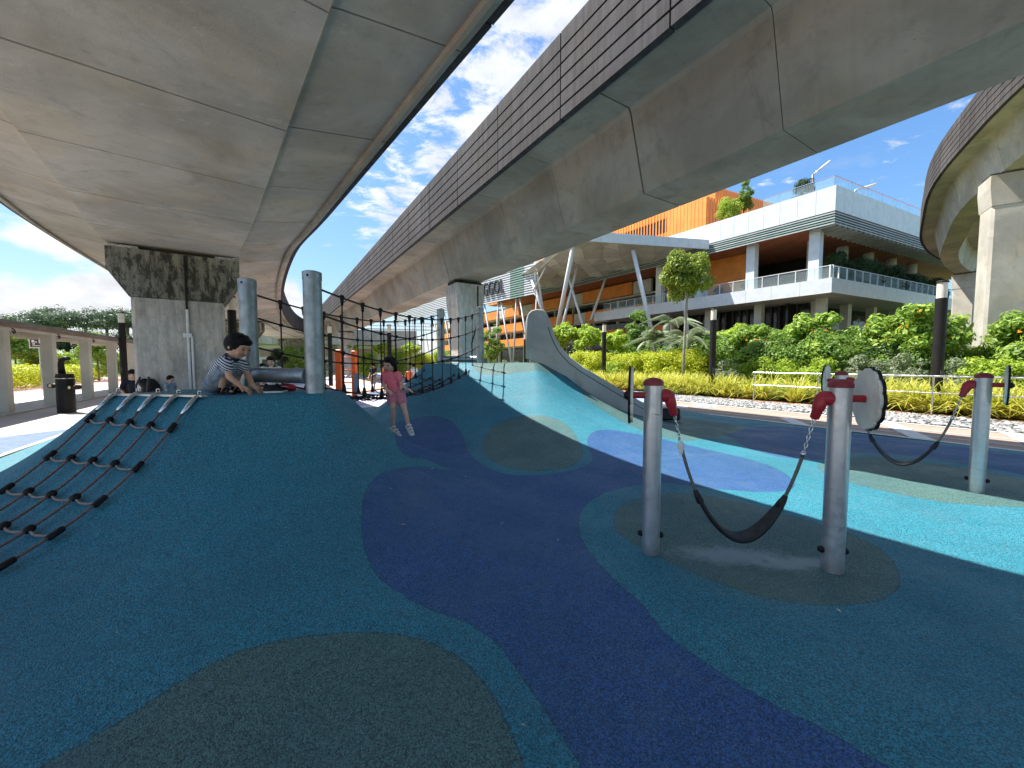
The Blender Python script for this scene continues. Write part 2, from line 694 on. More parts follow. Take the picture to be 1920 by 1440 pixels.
M['alu_post'] = scuffed_alu()
M['steel'] = plain('stainless_steel', (0.60, 0.60, 0.60), 0.25, 1.0, 0.08)
M['black'] = plain('black_plastic', (0.007, 0.007, 0.008), 0.5, 0.0, 0.2, 6.0, 0.0, 0.3)
M['black_rubber'] = plain('black_rubber', (0.010, 0.010, 0.011), 0.55, 0.0, 0.3, 9.0, 0.2)
M['pole'] = plain('dark_bronze_paint', (0.012, 0.011, 0.011), 0.55, 0.0, 0.2, 6.0, 0.0, 0.3)
M['lampglass'] = plain('frosted_lamp_glass', (0.72, 0.68, 0.58), 0.35, 0.0, 0.08)
M['red'] = plain('red_plastic', (0.40, 0.018, 0.028), 0.42, 0.0, 0.15, 8.0)
M['redcap'] = plain('faded_red_cap', (0.26, 0.030, 0.036), 0.55, 0.0, 0.2, 12.0)
M['cream'] = plain('cream_panel', (0.76, 0.73, 0.64), 0.55, 0.0, 0.12, 5.0)
M['rope'] = plain('brown_rope', (0.20, 0.125, 0.105), 0.85, 0.0, 0.35, 60.0, 0.6)
M['rope_bridge'] = plain('dark_bridge_rope', (0.05, 0.028, 0.026), 0.85, 0.0, 0.35, 60.0, 0.6)
M['rope_light'] = plain('grey_rope', (0.34, 0.27, 0.235), 0.85, 0.0, 0.3, 60.0, 0.6)
M['rope_grey'] = plain('swing_rope', (0.17, 0.16, 0.14), 0.8, 0.0, 0.25, 60.0, 0.5)
M['slide'] = concrete('slide_grey', (0.47, 0.48, 0.485), 0.12, scuffs=0.05)
M['white'] = plain('white_paint', (0.74, 0.75, 0.74), 0.5, 0.0, 0.06)
M['white_panel'] = plain('white_cladding', (0.66, 0.69, 0.70), 0.35, 0.0, 0.06, 1.5)
M['offwhite'] = plain('offwhite_render', (0.55, 0.55, 0.51), 0.7, 0.0, 0.1, 1.0)
M['orange'] = plain('orange_cladding', (0.78, 0.27, 0.045), 0.5, 0.0, 0.12, 0.8)
M['orange_rib'] = plain('orange_rib_cladding', (0.84, 0.32, 0.06), 0.5, 0.0, 0.10, 0.8)
M['terra'] = plain('terracotta_soffit', (0.34, 0.105, 0.042), 0.7, 0.0, 0.15, 0.6)
M['darkglass'] = plain('dark_glazing', (0.02, 0.024, 0.026), 0.12, 0.0, 0.3, 0.7)
M['louvre'] = plain('grey_louvre', (0.44, 0.47, 0.47), 0.45, 0.0, 0.1, 1.0)
M['louvre_green'] = plain('green_louvre', (0.24, 0.36, 0.31), 0.5, 0.0, 0.1, 1.0)
M['darkgrey'] = plain('dark_grey_paint', (0.05, 0.05, 0.052), 0.6, 0.0, 0.2)
M['glass'] = glassy('balustrade_glass', (0.80, 0.88, 0.90), 0.10, 0.03)
M['plume'] = plain('canopy_panel', (0.62, 0.63, 0.59), 0.6, 0.0, 0.1, 0.7)
M['skylight'] = plain('canopy_skylight', (0.80, 0.82, 0.80), 0.4, 0.0, 0.05)
M['skin'] = plain('skin', (0.58, 0.33, 0.22), 0.5, 0.0, 0.08, 20.0)
M['skin2'] = plain('fair_skin', (0.64, 0.39, 0.28), 0.5, 0.0, 0.08, 20.0)
M['hair'] = plain('black_hair', (0.004, 0.004, 0.005), 0.6, 0.0, 0.4, 60.0, 0.5, 0.2)
M['hair2'] = plain('dark_brown_hair', (0.009, 0.006, 0.005), 0.6, 0.0, 0.4, 60.0, 0.5, 0.2)
M['pink'] = plain('pink_cotton', (0.88, 0.19, 0.25), 0.85, 0.0, 0.12, 25.0, 0.3)
M['pinkdusk'] = plain('dusky_pink_cotton', (0.62, 0.22, 0.27), 0.85, 0.0, 0.25, 30.0, 0.3)
M['denim'] = plain('grey_denim', (0.21, 0.245, 0.29), 0.85, 0.0, 0.28, 14.0, 0.4)
M['navycloth'] = plain('navy_cloth', (0.012, 0.014, 0.028), 0.85, 0.0, 0.2, 25.0)
M['whitecloth'] = plain('white_cloth', (0.72, 0.72, 0.72), 0.85, 0.0, 0.08, 25.0)
M['bluecloth'] = plain('blue_cloth', (0.20, 0.30, 0.40), 0.85, 0.0, 0.2, 25.0)
M['khaki'] = plain('khaki_cloth', (0.25, 0.21, 0.15), 0.85, 0.0, 0.2, 25.0)
M['eye'] = plain('dark_eye', (0.01, 0.008, 0.007), 0.2)
M['lip'] = plain('lip', (0.33, 0.10, 0.09), 0.5)
M['bark'] = plain('bark', (0.15, 0.12, 0.085), 0.9, 0.0, 0.35, 18.0, 0.6)
M['palebark'] = plain('pale_bark', (0.30, 0.28, 0.23), 0.9, 0.0, 0.3, 14.0, 0.5)
M['soil'] = plain('soil', (0.055, 0.036, 0.022), 0.95, 0.0, 0.4, 4.0, 0.6)
M['wood_brown'] = plain('brown_roof_soffit', (0.30, 0.20, 0.155), 0.8, 0.0, 0.12, 1.0)
M['roofgrey'] = plain('grey_roof_edge', (0.16, 0.165, 0.17), 0.6, 0.0, 0.15, 1.0)
M['signbrown'] = plain('brown_sign', (0.075, 0.022, 0.020), 0.5)
M['orangeplay'] = plain('orange_play_plastic', (0.72, 0.12, 0.02), 0.45, 0.0, 0.1)


def striped_cloth():
    m, nt, b = new_mat('striped_shirt')
    tc = nt.nodes.new('ShaderNodeTexCoord')
    w = nt.nodes.new('ShaderNodeTexWave')
    w.bands_direction = 'Z'
    w.inputs['Scale'].default_value = 11.5
    w.inputs['Distortion'].default_value = 0.7
    mp = nt.nodes.new('ShaderNodeMapping')
    mp.inputs['Rotation'].default_value = (0, math.radians(-32), 0)
    nt.links.new(tc.outputs['Object'], mp.inputs[0])
    nt.links.new(mp.outputs[0], w.inputs[0])
    c = mix_col(nt, rng(nt, w.outputs['Fac'], 0.42, 0.58), (0.02, 0.028, 0.07), (0.62, 0.66, 0.70))
    nt.links.new(c, b.inputs['Base Color'])
    b.inputs['Roughness'].default_value = 0.9
    return m


M['stripe'] = striped_cloth()

# ------------------------------------------------------------------ rubber play ground with its two mounds
PLAT1 = [(-4.48, 4.30), (-3.34, 4.12), (-2.26, 4.52), (-2.22, 5.0), (-3.4, 5.35), (-4.45, 5.2)]
PLAT2 = [(-2.15, 9.75), (0.55, 9.45), (0.95, 9.9), (0.95, 11.6), (-2.2, 11.6)]
H1, H2 = 1.215, 1.57


def poly_near(x, y, poly):
    """vector from the nearest point of a convex polygon (0 inside)"""
    n = len(poly)
    best = np.full(x.shape, 1e9)
    bx = np.zeros(x.shape)
    by = np.zeros(x.shape)
    inside = np.ones(x.shape, bool)
    for i in range(n):
        ax, ay = poly[i]
        cx, cy = poly[(i + 1) % n]
        ex, ey = cx - ax, cy - ay
        t = np.clip(((x - ax) * ex + (y - ay) * ey) / (ex * ex + ey * ey), 0, 1)
        dx = x - (ax + t * ex)
        dy = y - (ay + t * ey)
        d = dx * dx + dy * dy
        k = d < best
        best = np.where(k, d, best)
        bx = np.where(k, dx, bx)
        by = np.where(k, dy, by)
        inside &= (ex * (y - ay) - ey * (x - ax)) >= 0
    bx = np.where(inside, 0, bx)
    by = np.where(inside, 0, by)
    return bx, by


def mound(x, y, poly, H, Lxm, Lxp, Lym, Lyp, p):
    dx, dy = poly_near(x, y, poly)
    q = np.hypot(dx / np.where(dx < 0, Lxm, Lxp), dy / np.where(dy < 0, Lym, Lyp))
    return H * np.exp(-np.power(q + 1e-9, p))


def ground_z(x, y):
    x = np.asarray(x, float)
    y = np.asarray(y, float)
    a = mound(x, y, PLAT1, H1, 0.80, 0.98, 0.95, 0.56, 1.18)
    b = mound(x, y, PLAT2, H2, 1.05, 1.40, 1.72, 1.3, 1.25)
    h = np.power(np.power(a, 1.6) + np.power(b, 1.6), 1 / 1.6)
    # worn hollows and low swells of the wet-pour rubber
    h = h + 0.012 * np.sin(1.7 * x + 0.6) * np.sin(1.3 * y) + 0.006 * np.sin(4.1 * x + 1.3 * y)
    sw = PG(1405, 1045)
    h = h - 0.035 * np.exp(-(((x - sw.x) / 0.55) ** 2 + ((y - sw.y) / 0.35) ** 2))
    return h + 0.02


def gz(x, y):
    return float(ground_z(np.array([x]), np.array([y]))[0])


def PS(px, py):
    """place on the play surface measured in the photograph"""
    u = (px - 960.0) / FPX
    v = (720.0 - py) / FPX
    d = Vector((u, math.cos(PITCH) + v * math.sin(PITCH), -math.sin(PITCH) + v * math.cos(PITCH)))
    ts = np.linspace(0.8, 60, 6000)
    zs = CAM_H + d.z * ts - ground_z(d.x * ts, d.y * ts)
    k = np.argmax(zs < 0)
    if zs[k] >= 0:
        k = len(ts) - 1
    t0, t1 = ts[k - 1], ts[k]
    f = zs[k - 1] / (zs[k - 1] - zs[k] + 1e-12)
    t = t0 + (t1 - t0) * f
    return (d.x * t, d.y * t)


def smooth_poly(pts, k=8):
    pts = [Vector((p[0], p[1])) for p in pts]
    n = len(pts)
    out = []
    for i in range(n):
        p0, p1, p2, p3 = pts[i - 1], pts[i], pts[(i + 1) % n], pts[(i + 2) % n]
        for j in range(k):
            t = j / k
            out.append(tuple(0.5 * ((2 * p1) + (p2 - p0) * t + (2 * p0 - 5 * p1 + 4 * p2 - p3) * t * t +
                                    (3 * p1 - p0 - 3 * p2 + p3) * t ** 3)))
    return out


def sdf(x, y, poly):
    n = len(poly)
    best = np.full(x.shape, 1e9)
    ins = np.zeros(x.shape, bool)
    for i in range(n):
        ax, ay = poly[i]
        cx, cy = poly[(i + 1) % n]
        ex, ey = cx - ax, cy - ay
        t = np.clip(((x - ax) * ex + (y - ay) * ey) / (ex * ex + ey * ey + 1e-12), 0, 1)
        d = (x - ax - t * ex) ** 2 + (y - ay - t * ey) ** 2
        best = np.minimum(best, d)
        c = ((ay > y) != (cy > y)) & (x < (cx - ax) * (y - ay) / (cy - ay + 1e-12) + ax)
        ins ^= c
    d = np.sqrt(best)
    return np.where(ins, d, -d)


GREEN = [
    [(75, 1440), (160, 1392), (250, 1335), (320, 1290), (400, 1243), (500, 1206), (600, 1190), (700, 1186), (765, 1193),
     (835, 1217), (900, 1270), (940, 1330), (965, 1390), (982, 1440), (985, 1530), (900, 1640), (600, 1700), (250, 1640), (60, 1540)],
    [(1150, 975), (1162, 950), (1200, 934), (1260, 925), (1330, 930), (1420, 950), (1520, 978), (1600, 1003), (1658, 1035),
     (1685, 1075), (1680, 1105), (1640, 1128), (1560, 1135), (1470, 1127), (1380, 1105), (1280, 1065), (1200, 1025), (1160, 1000)],
    [(905, 838), (922, 802), (968, 782), (1020, 780), (1062, 796), (1086, 828), (1092, 856), (1072, 873), (1035, 881), (980, 882), (930, 868)],
    [(1535, 872), (1600, 858), (1700, 862), (1850, 885), (2000, 920), (2060, 955), (1930, 952), (1800, 945), (1700, 930), (1620, 912), (1560, 893)],
]
NAVY = [
    [(800, 876), (740, 880), (705, 895), (685, 925), (678, 970), (684, 1030), (705, 1075), (740, 1105), (800, 1140), (870, 1165),
     (930, 1205), (980, 1270), (1020, 1330), (1060, 1390), (1090, 1440), (1130, 1560), (1500, 1800), (1900, 1650), (1730, 1480),
     (1640, 1425), (1560, 1375), (1450, 1320), (1340, 1255), (1250, 1190), (1200, 1130), (1140, 1075), (1095, 1020), (1085, 975),
     (1100, 945), (1140, 922), (1200, 908), (1250, 905), (1300, 912), (1386, 920), (1452, 922), (1488, 914), (1478, 893), (1440, 872),
     (1380, 855), (1280, 832), (1200, 815), (1140, 806), (1110, 812), (1101, 830), (1112, 862), (1080, 880), (1000, 891), (920, 880),
     (880, 850), (866, 815), (845, 790), (810, 780), (768, 788), (738, 806), (745, 835), (800, 862), (850, 882)],
    [(1360, 806), (1480, 800), (1640, 818), (1800, 838), (1920, 853), (2100, 885), (2000, 902), (1850, 877), (1700, 855),
     (1600, 850), (1530, 862), (1470, 858), (1430, 848), (1400, 838)],
]


def build_play_ground():
    st = 0.05
    us = np.arange(-3.9, 11.3001, st)
    vs = np.arange(-4.5, 13.8001, st)
    U, V = np.meshgrid(us, vs, indexing='ij')
    X = UR.x * U + UD.x * V
    Y = UR.y * U + UD.y * V
    Z = ground_z(X, Y)
    nu, nv = U.shape
    verts = np.stack([X.ravel(), Y.ravel(), Z.ravel()], 1)
    idx = np.arange(nu * nv).reshape(nu, nv)
    a = idx[:-1, :-1].ravel()
    b = idx[1:, :-1].ravel()
    c = idx[1:, 1:].ravel()
    d = idx[:-1, 1:].ravel()
    faces = np.stack([a, b, c, d], 1)
    me = bpy.data.meshes.new('rubber_play_ground')
    me.from_pydata(verts.tolist(), [], faces.tolist())
    me.polygons.foreach_set('use_smooth', [True] * len(me.polygons))
    xr, yr = X.ravel(), Y.ravel()
    far = np.full(xr.shape, -50.0)
    g = far.copy()
    for pl in GREEN:
        g = np.maximum(g, sdf(xr, yr, smooth_poly([PS(*q) for q in pl], 6)))
    # the plateau of the far mound is the same grey green
    g = np.maximum(g, sdf(xr, yr, smooth_poly([(-0.9, 9.3), (0.2, 9.12), (0.9, 9.3), (1.25, 9.9), (0.9, 10.9), (-0.9, 11.0)], 6)))
    # and so is the apron along the slide
    ap = [PS(*q) for q in ((1097, 745), (1130, 769), (1168, 791), (1215, 811), (1262, 823), (1310, 824))]
    ap += [(5.5, 9.0), (5.6, 9.7), (4.9, 10.5), (2.6, 10.5), (1.75, 9.8)]
    g = np.maximum(g, sdf(xr, yr, smooth_poly(ap, 6)))
    n = far.copy()
    for pl in NAVY:
        n = np.maximum(n, sdf(xr, yr, smooth_poly([PS(*q) for q in pl], 5)))
    for nm, arr in (('zone_green', g), ('zone_navy', n)):
        at = me.attributes.new(nm, 'FLOAT', 'POINT')
        at.data.foreach_set('value', arr.astype(np.float32))
    o = link('rubber_play_ground', me, rubber())
    structure(o)
    return o


def rubber():
    m, nt, b = new_mat('wet_pour_rubber')
    co = objco(nt)

    def zone(nm):
        a = nt.nodes.new('ShaderNodeAttribute')
        a.attribute_name = nm
        w = mth(nt, 'ADD', mth(nt, 'MULTIPLY', mth(nt, 'SUBTRACT', noise(nt, 9, 3, 0.6, co), 0.5), 0.035),
                mth(nt, 'MULTIPLY', mth(nt, 'SUBTRACT', noise(nt, 90, 2, 0.6, co), 0.5), 0.028))
        return mth(nt, 'ADD', a.outputs['Fac'], w)
    zg = zone('zone_green')
    zn = zone('zone_navy')
    teal = (0.026, 0.198, 0.270)
    navy = (0.028, 0.092, 0.250)
    green = (0.072, 0.150, 0.138)
    c = mix_col(nt, rng(nt, zn, -0.004, 0.004), teal, navy)
    c = mix_col(nt, rng(nt, zg, -0.004, 0.004), c, green)
    # granules: voronoi cells of 3 mm to 6 mm with their own tint
    vo = nt.nodes.new('ShaderNodeTexVoronoi')
    vo.inputs['Scale'].default_value = 165
    nt.links.new(co, vo.inputs['Vector'])
    cell = nt.nodes.new('ShaderNodeSeparateColor')
    nt.links.new(vo.outputs['Color'], cell.inputs[0])
    tint = rng(nt, cell.outputs[0], 0.0, 1.0, 0.25, 1.75, smooth=False)
    tv = nt.nodes.new('ShaderNodeCombineXYZ')
    for i in range(3):
        nt.links.new(tint, tv.inputs[i])
    c = mix_col(nt, 0.85, c, tv.outputs[0], 'MULTIPLY')
    c = mix_col(nt, mth(nt, 'MULTIPLY', rng(nt, cell.outputs[1], 0.90, 0.92), 0.5), c, (0.01, 0.02, 0.03))
    c = mix_col(nt, mth(nt, 'MULTIPLY', rng(nt, cell.outputs[2], 0.93, 0.95), 0.35), c, (0.22, 0.32, 0.36))
    # patchy fading and dust of use
    big = noise(nt, 0.8, 5, 0.6, co, 0.3)
    c = mix_col(nt, rng(nt, big, 0.35, 0.7, 0.0, 0.30), c, (0.02, 0.09, 0.13))
    med = noise(nt, 2.6, 6, 0.65, co, 0.5)
    c = mix_col(nt, rng(nt, med, 0.46, 0.74, 0.0, 0.18), c, (0.10, 0.19, 0.24))
    wear = noise(nt, 1.0, 7, 0.7, objco(nt, (0.7, 2.2, 1.0), (0, 0, 0.6)), 0.9)
    c = mix_col(nt, rng(nt, wear, 0.56, 0.72, 0.0, 0.22), c, (0.13, 0.22, 0.27))
    spot = noise(nt, 5.5, 5, 0.75, co, 0.4)
    c = mix_col(nt, rng(nt, spot, 0.64, 0.74, 0.0, 0.40), c, (0.012, 0.03, 0.04))
    # seam between colours
    for z in (zg, zn):
        ln = rng(nt, mth(nt, 'ABSOLUTE', z), 0.0, 0.006, 0.55, 0.0)
        c = mix_col(nt, ln, c, (0.006, 0.018, 0.025))
    # scuffed pale patch under the swing
    sw = PG(1400, 1040)
    for (cx, cy, rx, ry, amt) in ((sw.x - 0.15, sw.y - 0.02, 0.5, 0.17, 0.65), (sw.x + 0.28, sw.y - 0.16, 0.34, 0.12, 0.7)):
        se = nt.nodes.new('ShaderNodeVectorMath')
        se.operation = 'SUBTRACT'
        nt.links.new(co, se.inputs[0])
        se.inputs[1].default_value = (cx, cy, 0)
        sc_ = nt.nodes.new('ShaderNodeVectorMath')
        sc_.operation = 'DIVIDE'
        nt.links.new(se.outputs[0], sc_.inputs[0])
        sc_.inputs[1].default_value = (rx, ry, 9.0)
        ln = nt.nodes.new('ShaderNodeVectorMath')
        ln.operation = 'LENGTH'
        nt.links.new(sc_.outputs[0], ln.inputs[0])
        k = rng(nt, mth(nt, 'ADD', ln.outputs['Value'], mth(nt, 'MULTIPLY', mth(nt, 'SUBTRACT', noise(nt, 7, 5, 0.7, co), 0.5), 1.6)), 0.3, 1.2, amt, 0.0)
        c = mix_col(nt, k, c, (0.30, 0.36, 0.38))
    nt.links.new(c, b.inputs['Base Color'])
    nt.links.new(rng(nt, noise(nt, 1.3, 5, 0.65, co), 0.35, 0.65, 0.44, 0.68), b.inputs['Roughness'])
    b.inputs['Specular IOR Level'].default_value = 0.36
    hh = mth(nt, 'ADD', mth(nt, 'MULTIPLY', vo.outputs['Distance'], -1.0), mth(nt, 'MULTIPLY', noise(nt, 55, 3, 0.6, co), 0.8))
    bump(nt, b, hh, 0.55, 0.006)
    return m


build_play_ground()


def flat(name, pts, z, mat, parent=None):
    me = bpy.data.meshes.new(name)
    me.from_pydata([(p[0], p[1], z) for p in pts], [], [tuple(range(len(pts)))])
    o = link(name, me, mat, parent)
    if me.polygons[0].normal.z < 0:
        me.flip_normals()
    return o


def uvrect(u0, u1, v0, v1):
    return [UV(u0, v0), UV(u1, v0), UV(u1, v1), UV(u0, v1)]


def paving(name, col, tile=0.6, groove=0.25, var=0.15, rot=0.56):
    m, nt, b = new_mat(name)
    co = objco(nt, (1, 1, 1), (0, 0, -rot))
    br = nt.nodes.new('ShaderNodeTexBrick')
    br.inputs['Scale'].default_value = 1.0
    br.inputs['Brick Width'].default_value = tile * 2
    br.inputs['Row Height'].default_value = tile
    br.inputs['Mortar Size'].default_value = 0.008
    br.inputs['Color1'].default_value = (*[c * (1 - var) for c in col], 1)
    br.inputs['Color2'].default_value = (*[c * (1 + var) for c in col], 1)
    br.inputs['Mortar'].default_value = (*[c * (1 - groove) for c in col], 1)
    nt.links.new(co, br.inputs['Vector'])
    c = mix_col(nt, rng(nt, noise(nt, 0.7, 6, 0.65, co), 0.4, 0.75, 0, 0.35), br.outputs[0], tuple(x * 0.55 for x in col))
    c = mix_col(nt, rng(nt, noise(nt, 90, 3, 0.7, co), 0.3, 0.7, 0, 0.25), c, tuple(x * 0.6 for x in col))
    nt.links.new(c, b.inputs['Base Color'])
    b.inputs['Roughness'].default_value = 0.75
    bump(nt, b, noise(nt, 60, 3, 0.6, co), 0.2, 0.005)
    return m


M['plaza'] = paving('plaza_concrete', (0.54, 0.505, 0.46), 0.9, 0.2, 0.06)
M['path_brown'] = paving('brown_path', (0.40, 0.29, 0.23), 0.5, 0.15, 0.08)
M['terracotta'] = paving('terracotta_path', (0.58, 0.28, 0.18), 0.3, 0.2, 0.08)
M['pinkpave'] = paving('pink_paving', (0.52, 0.30, 0.255), 0.4, 0.2, 0.06)
M['bluepave'] = paving('blue_grey_paving', (0.14, 0.19, 0.28), 0.4, 0.2, 0.08)
M['paleblue'] = plain('pale_blue_paint', (0.26, 0.37, 0.58), 0.7, 0.0, 0.12, 3.0)
M['whiteline'] = plain('worn_white_line', (0.68, 0.67, 0.64), 0.75, 0.0, 0.15, 9.0)
M['lilac'] = plain('lilac_paint', (0.44, 0.42, 0.60), 0.75, 0.0, 0.12, 3.0)
M['peach'] = plain('peach_paint', (0.66, 0.40, 0.26), 0.75, 0.0, 0.12, 3.0)
M['bluestripe'] = plain('blue_stripe_paint', (0.10, 0.16, 0.26), 0.75, 0.0, 0.2, 5.0)


def grassmat():
    m, nt, b = new_mat('grass_field')
    co = objco(nt)
    c = mix_col(nt, rng(nt, noise(nt, 0.15, 6, 0.6, co), 0.35, 0.65), (0.09, 0.15, 0.03), (0.17, 0.23, 0.055))
    c = mix_col(nt, rng(nt, noise(nt, 5, 5, 0.7, co), 0.3, 0.7, 0, 0.5), c, (0.05, 0.09, 0.02))
    nt.links.new(c, b.inputs['Base Color'])
    b.inputs['Roughness'].default_value = 0.9
    return m


M['grass'] = grassmat()
g = flat('ground', [(-1500, -300), (1500, -300), (1500, 2500), (-1500, 2500)], -0.06, M['grass'])
structure(g)
g = flat('plaza_pavement', uvrect(-24, 17.6, -40, 60), -0.03, M['plaza'])
structure(g)
# right-hand path: brown strip, white lines, terracotta strip
structure(flat('brown_path', uvrect(11.3, 14.25, -18, 40), -0.012, M['path_brown']))
structure(flat('terracotta_path', uvrect(14.25, 17.9, -18, 46), -0.016, M['terracotta']))
for nm, u0, u1 in (('path_edge_line', 11.24, 11.36), ('path_inner_line', 12.15, 12.22), ('path_outer_line', 14.16, 14.30), ('path_inner_line', 13.1, 13.15)):
    structure(flat(nm, uvrect(u0, u1, -18, 30), 0.03 if u0 < 11.3 else 0.0, M['whiteline']))
# kerb of the play ground
mb = MB()
for (u0, u1) in ((-4.02, -3.9), (11.3, 11.42)):
    mb.prism([tuple(p.xy) for p in uvrect(u0, u1, -4.5, 13.8)], -0.04, 0.026)
structure(mb.build('play_ground_edging', M['conc_light']))
# diagonal chevrons and court marks painted on the path
for i, (a, b_, c_, d_) in enumerate((((1458, 783), (1482, 783), (1540, 806), (1512, 806)), ((1640, 790), (1672, 790), (1770, 832), (1732, 832)),
                                     ((1850, 800), (1885, 800), (1990, 845), (1950, 845)))):
    structure(flat('path_chevron', [PG(*q) for q in (a, b_, c_, d_)], 0.004, M['whiteline']))
structure(flat('blue_court_mark', [PG(*q) for q in smooth_poly([(1158, 752), (1172, 740), (1205, 731), (1260, 735), (1275, 750), (1220, 757)], 5)], -0.008, M['paleblue']))
structure(flat('white_court_mark', [PG(*q) for q in ((1150, 757), (1290, 765), (1290, 761), (1150, 753))], -0.004, M['whiteline']))
for k in range(3):
    x = 1294 + k * 16
    structure(flat('white_bar_mark', [PG(*q) for q in ((x, 740), (x + 8, 740), (x + 18, 763), (x + 8, 763))], -0.004, M['whiteline']))
    if k < 2:
        structure(flat('blue_bar_mark', [PG(*q) for q in ((x + 8, 740), (x + 16, 740), (x + 25, 763), (x + 18, 763))], -0.004, M['paleblue']))
# painted stripes of the plaza seen between the mounds
cols = ['peach', 'whiteline', 'lilac', 'whiteline', 'bluestripe', 'peach', 'whiteline', 'lilac']
y = 784.0
for i in range(11):
    h = 4.0 + (10 - i) * 0.55
    structure(flat('plaza_stripe', [PG(*q) for q in ((540, y + 10), (840, y - 24), (840, y - 24 - h), (540, y + 10 - h))], -0.022, M[cols[i % 8]]))
    y -= h
structure(flat('plaza_stripe', [PG(*q) for q in ((-420, 902), (-420, 868), (190, 795), (250, 800), (120, 832))], -0.022, M['bluestripe']))
structure(flat('plaza_stripe', [PG(*q) for q in ((-420, 950), (-420, 925), (60, 838), (250, 800), (252, 804), (80, 846))], -0.022, M['whiteline']))
structure(flat('plaza_stripe', [PG(*q) for q in ((-420, 858), (-420, 850), (190, 788), (190, 791))], -0.022, M['whiteline']))
# pink walk beyond the covered walkway
structure(flat('pink_walk', [UV(-24, -10, 0), UV(-9.6, -10, 0), UV(-9.6, 60, 0), UV(-24, 60, 0)], -0.024, M['pinkpave']))
structure(flat('blue_walk', [UV(-9.6, -10, 0), UV(-8.0, -10, 0), UV(-8.0, 60, 0), UV(-9.6, 60, 0)], -0.020, M['bluepave']))

# pebble strip beside the rail
def pebbles():
    r = np.random.RandomState(3)
    n = 5200
    t = (1 + 5 ** 0.5) / 2
    ico = np.array([(-1, t, 0), (1, t, 0), (-1, -t, 0), (1, -t, 0), (0, -1, t), (0, 1, t), (0, -1, -t), (0, 1, -t), (t, 0, -1), (t, 0, 1), (-t, 0, -1), (-t, 0, 1)]) / 1.9
    fc = np.array([(0, 11, 5), (0, 5, 1), (0, 1, 7), (0, 7, 10), (0, 10, 11), (1, 5, 9), (5, 11, 4), (11, 10, 2), (10, 7, 6), (7, 1, 8),
                   (3, 9, 4), (3, 4, 2), (3, 2, 6), (3, 6, 8), (3, 8, 9), (4, 9, 5), (2, 4, 11), (6, 2, 10), (8, 6, 7), (9, 8, 1)])
    V = []
    F = []
    for i in range(n):
        u = r.uniform(14.34, 16.85)
        v = r.uniform(-8.0, 11.5)
        p = UV(u, v)
        s = r.uniform(0.035, 0.062)
        a = r.uniform(0, 6.28)
        q = ico * np.array([s * r.uniform(1, 1.5), s, s * 0.55]) * r.uniform(0.85, 1.15, (12, 1))
        ca, sa = math.cos(a), math.sin(a)
        q = np.stack([q[:, 0] * ca - q[:, 1] * sa + p.x, q[:, 0] * sa + q[:, 1] * ca + p.y, q[:, 2] + 0.02], 1)
        F.append(fc + 12 * i)
        V.append(q)
    me = bpy.data.meshes.new('pebble_bed')
    me.from_pydata(np.concatenate(V).tolist(), [], np.concatenate(F).tolist())
    me.polygons.foreach_set('use_smooth', [True] * len(me.polygons))
    m, nt, b = new_mat('grey_pebble')
    geo = nt.nodes.new('ShaderNodeNewGeometry')
    c = mix_col(nt, geo.outputs['Random Per Island'], (0.13, 0.135, 0.14), (0.47, 0.47, 0.46))
    nt.links.new(c, b.inputs['Base Color'])
    b.inputs['Roughness'].default_value = 0.7
    o = link('pebble_bed', me, m)
    stuff(tag(o, 'strip of loose grey pebbles between the brown path and the steel rail', 'pebbles'))
    structure(flat('pebble_bed_base', uvrect(14.31, 16.88, -8.2, 11.7), -0.006, plain('grey_mortar', (0.24, 0.24, 0.24), 0.9, 0, 0.2, 8)))


pebbles()
structure(flat('planting_bed_soil', [UV(17.7, -16), UV(60, -16), UV(60, 60), UV(17.7, 60)], 0.0, M['soil']))


# ------------------------------------------------------------------ viaducts
class Path:
    def __init__(self, pts, k=24):
        pts = [Vector((p[0], p[1], 0)) for p in pts]
        ext = [pts[0] * 2 - pts[1]] + pts + [pts[-1] * 2 - pts[-2]]
        out = []
        for i in range(1, len(ext) - 2):
            p0, p1, p2, p3 = ext[i - 1], ext[i], ext[i + 1], ext[i + 2]
            for j in range(k):
                t = j / k
                out.append(0.5 * ((2 * p1) + (p2 - p0) * t + (2 * p0 - 5 * p1 + 4 * p2 - p3) * t * t + (3 * p1 - p0 - 3 * p2 + p3) * t ** 3))
        out.append(pts[-1])
        self.p = out
        self.s = [0.0]
        for a, b in zip(out, out[1:]):
            self.s.append(self.s[-1] + (b - a).length)
        self.len = self.s[-1]

    def at(self, s):
        s = max(0.0, min(self.len, s))
        lo = 0
        hi = len(self.s) - 1
        while hi - lo > 1:
            m = (lo + hi) // 2
            if self.s[m] <= s:
                lo = m
            else:
                hi = m
        f = (s - self.s[lo]) / max(1e-9, self.s[hi] - self.s[lo])
        p = self.p[lo].lerp(self.p[hi], f)
        a = max(0, lo - 1)
        b = min(len(self.p) - 1, hi + 1)
        t = (self.p[b] - self.p[a]).normalized()
        return p, t, Vector((t.y, -t.x, 0))      # right-hand normal

    def nearest(self, q):
        q = Vector((q[0], q[1], 0))
        k = min(range(len(self.p)), key=lambda i: (self.p[i] - q).length_squared)
        return self.s[k]


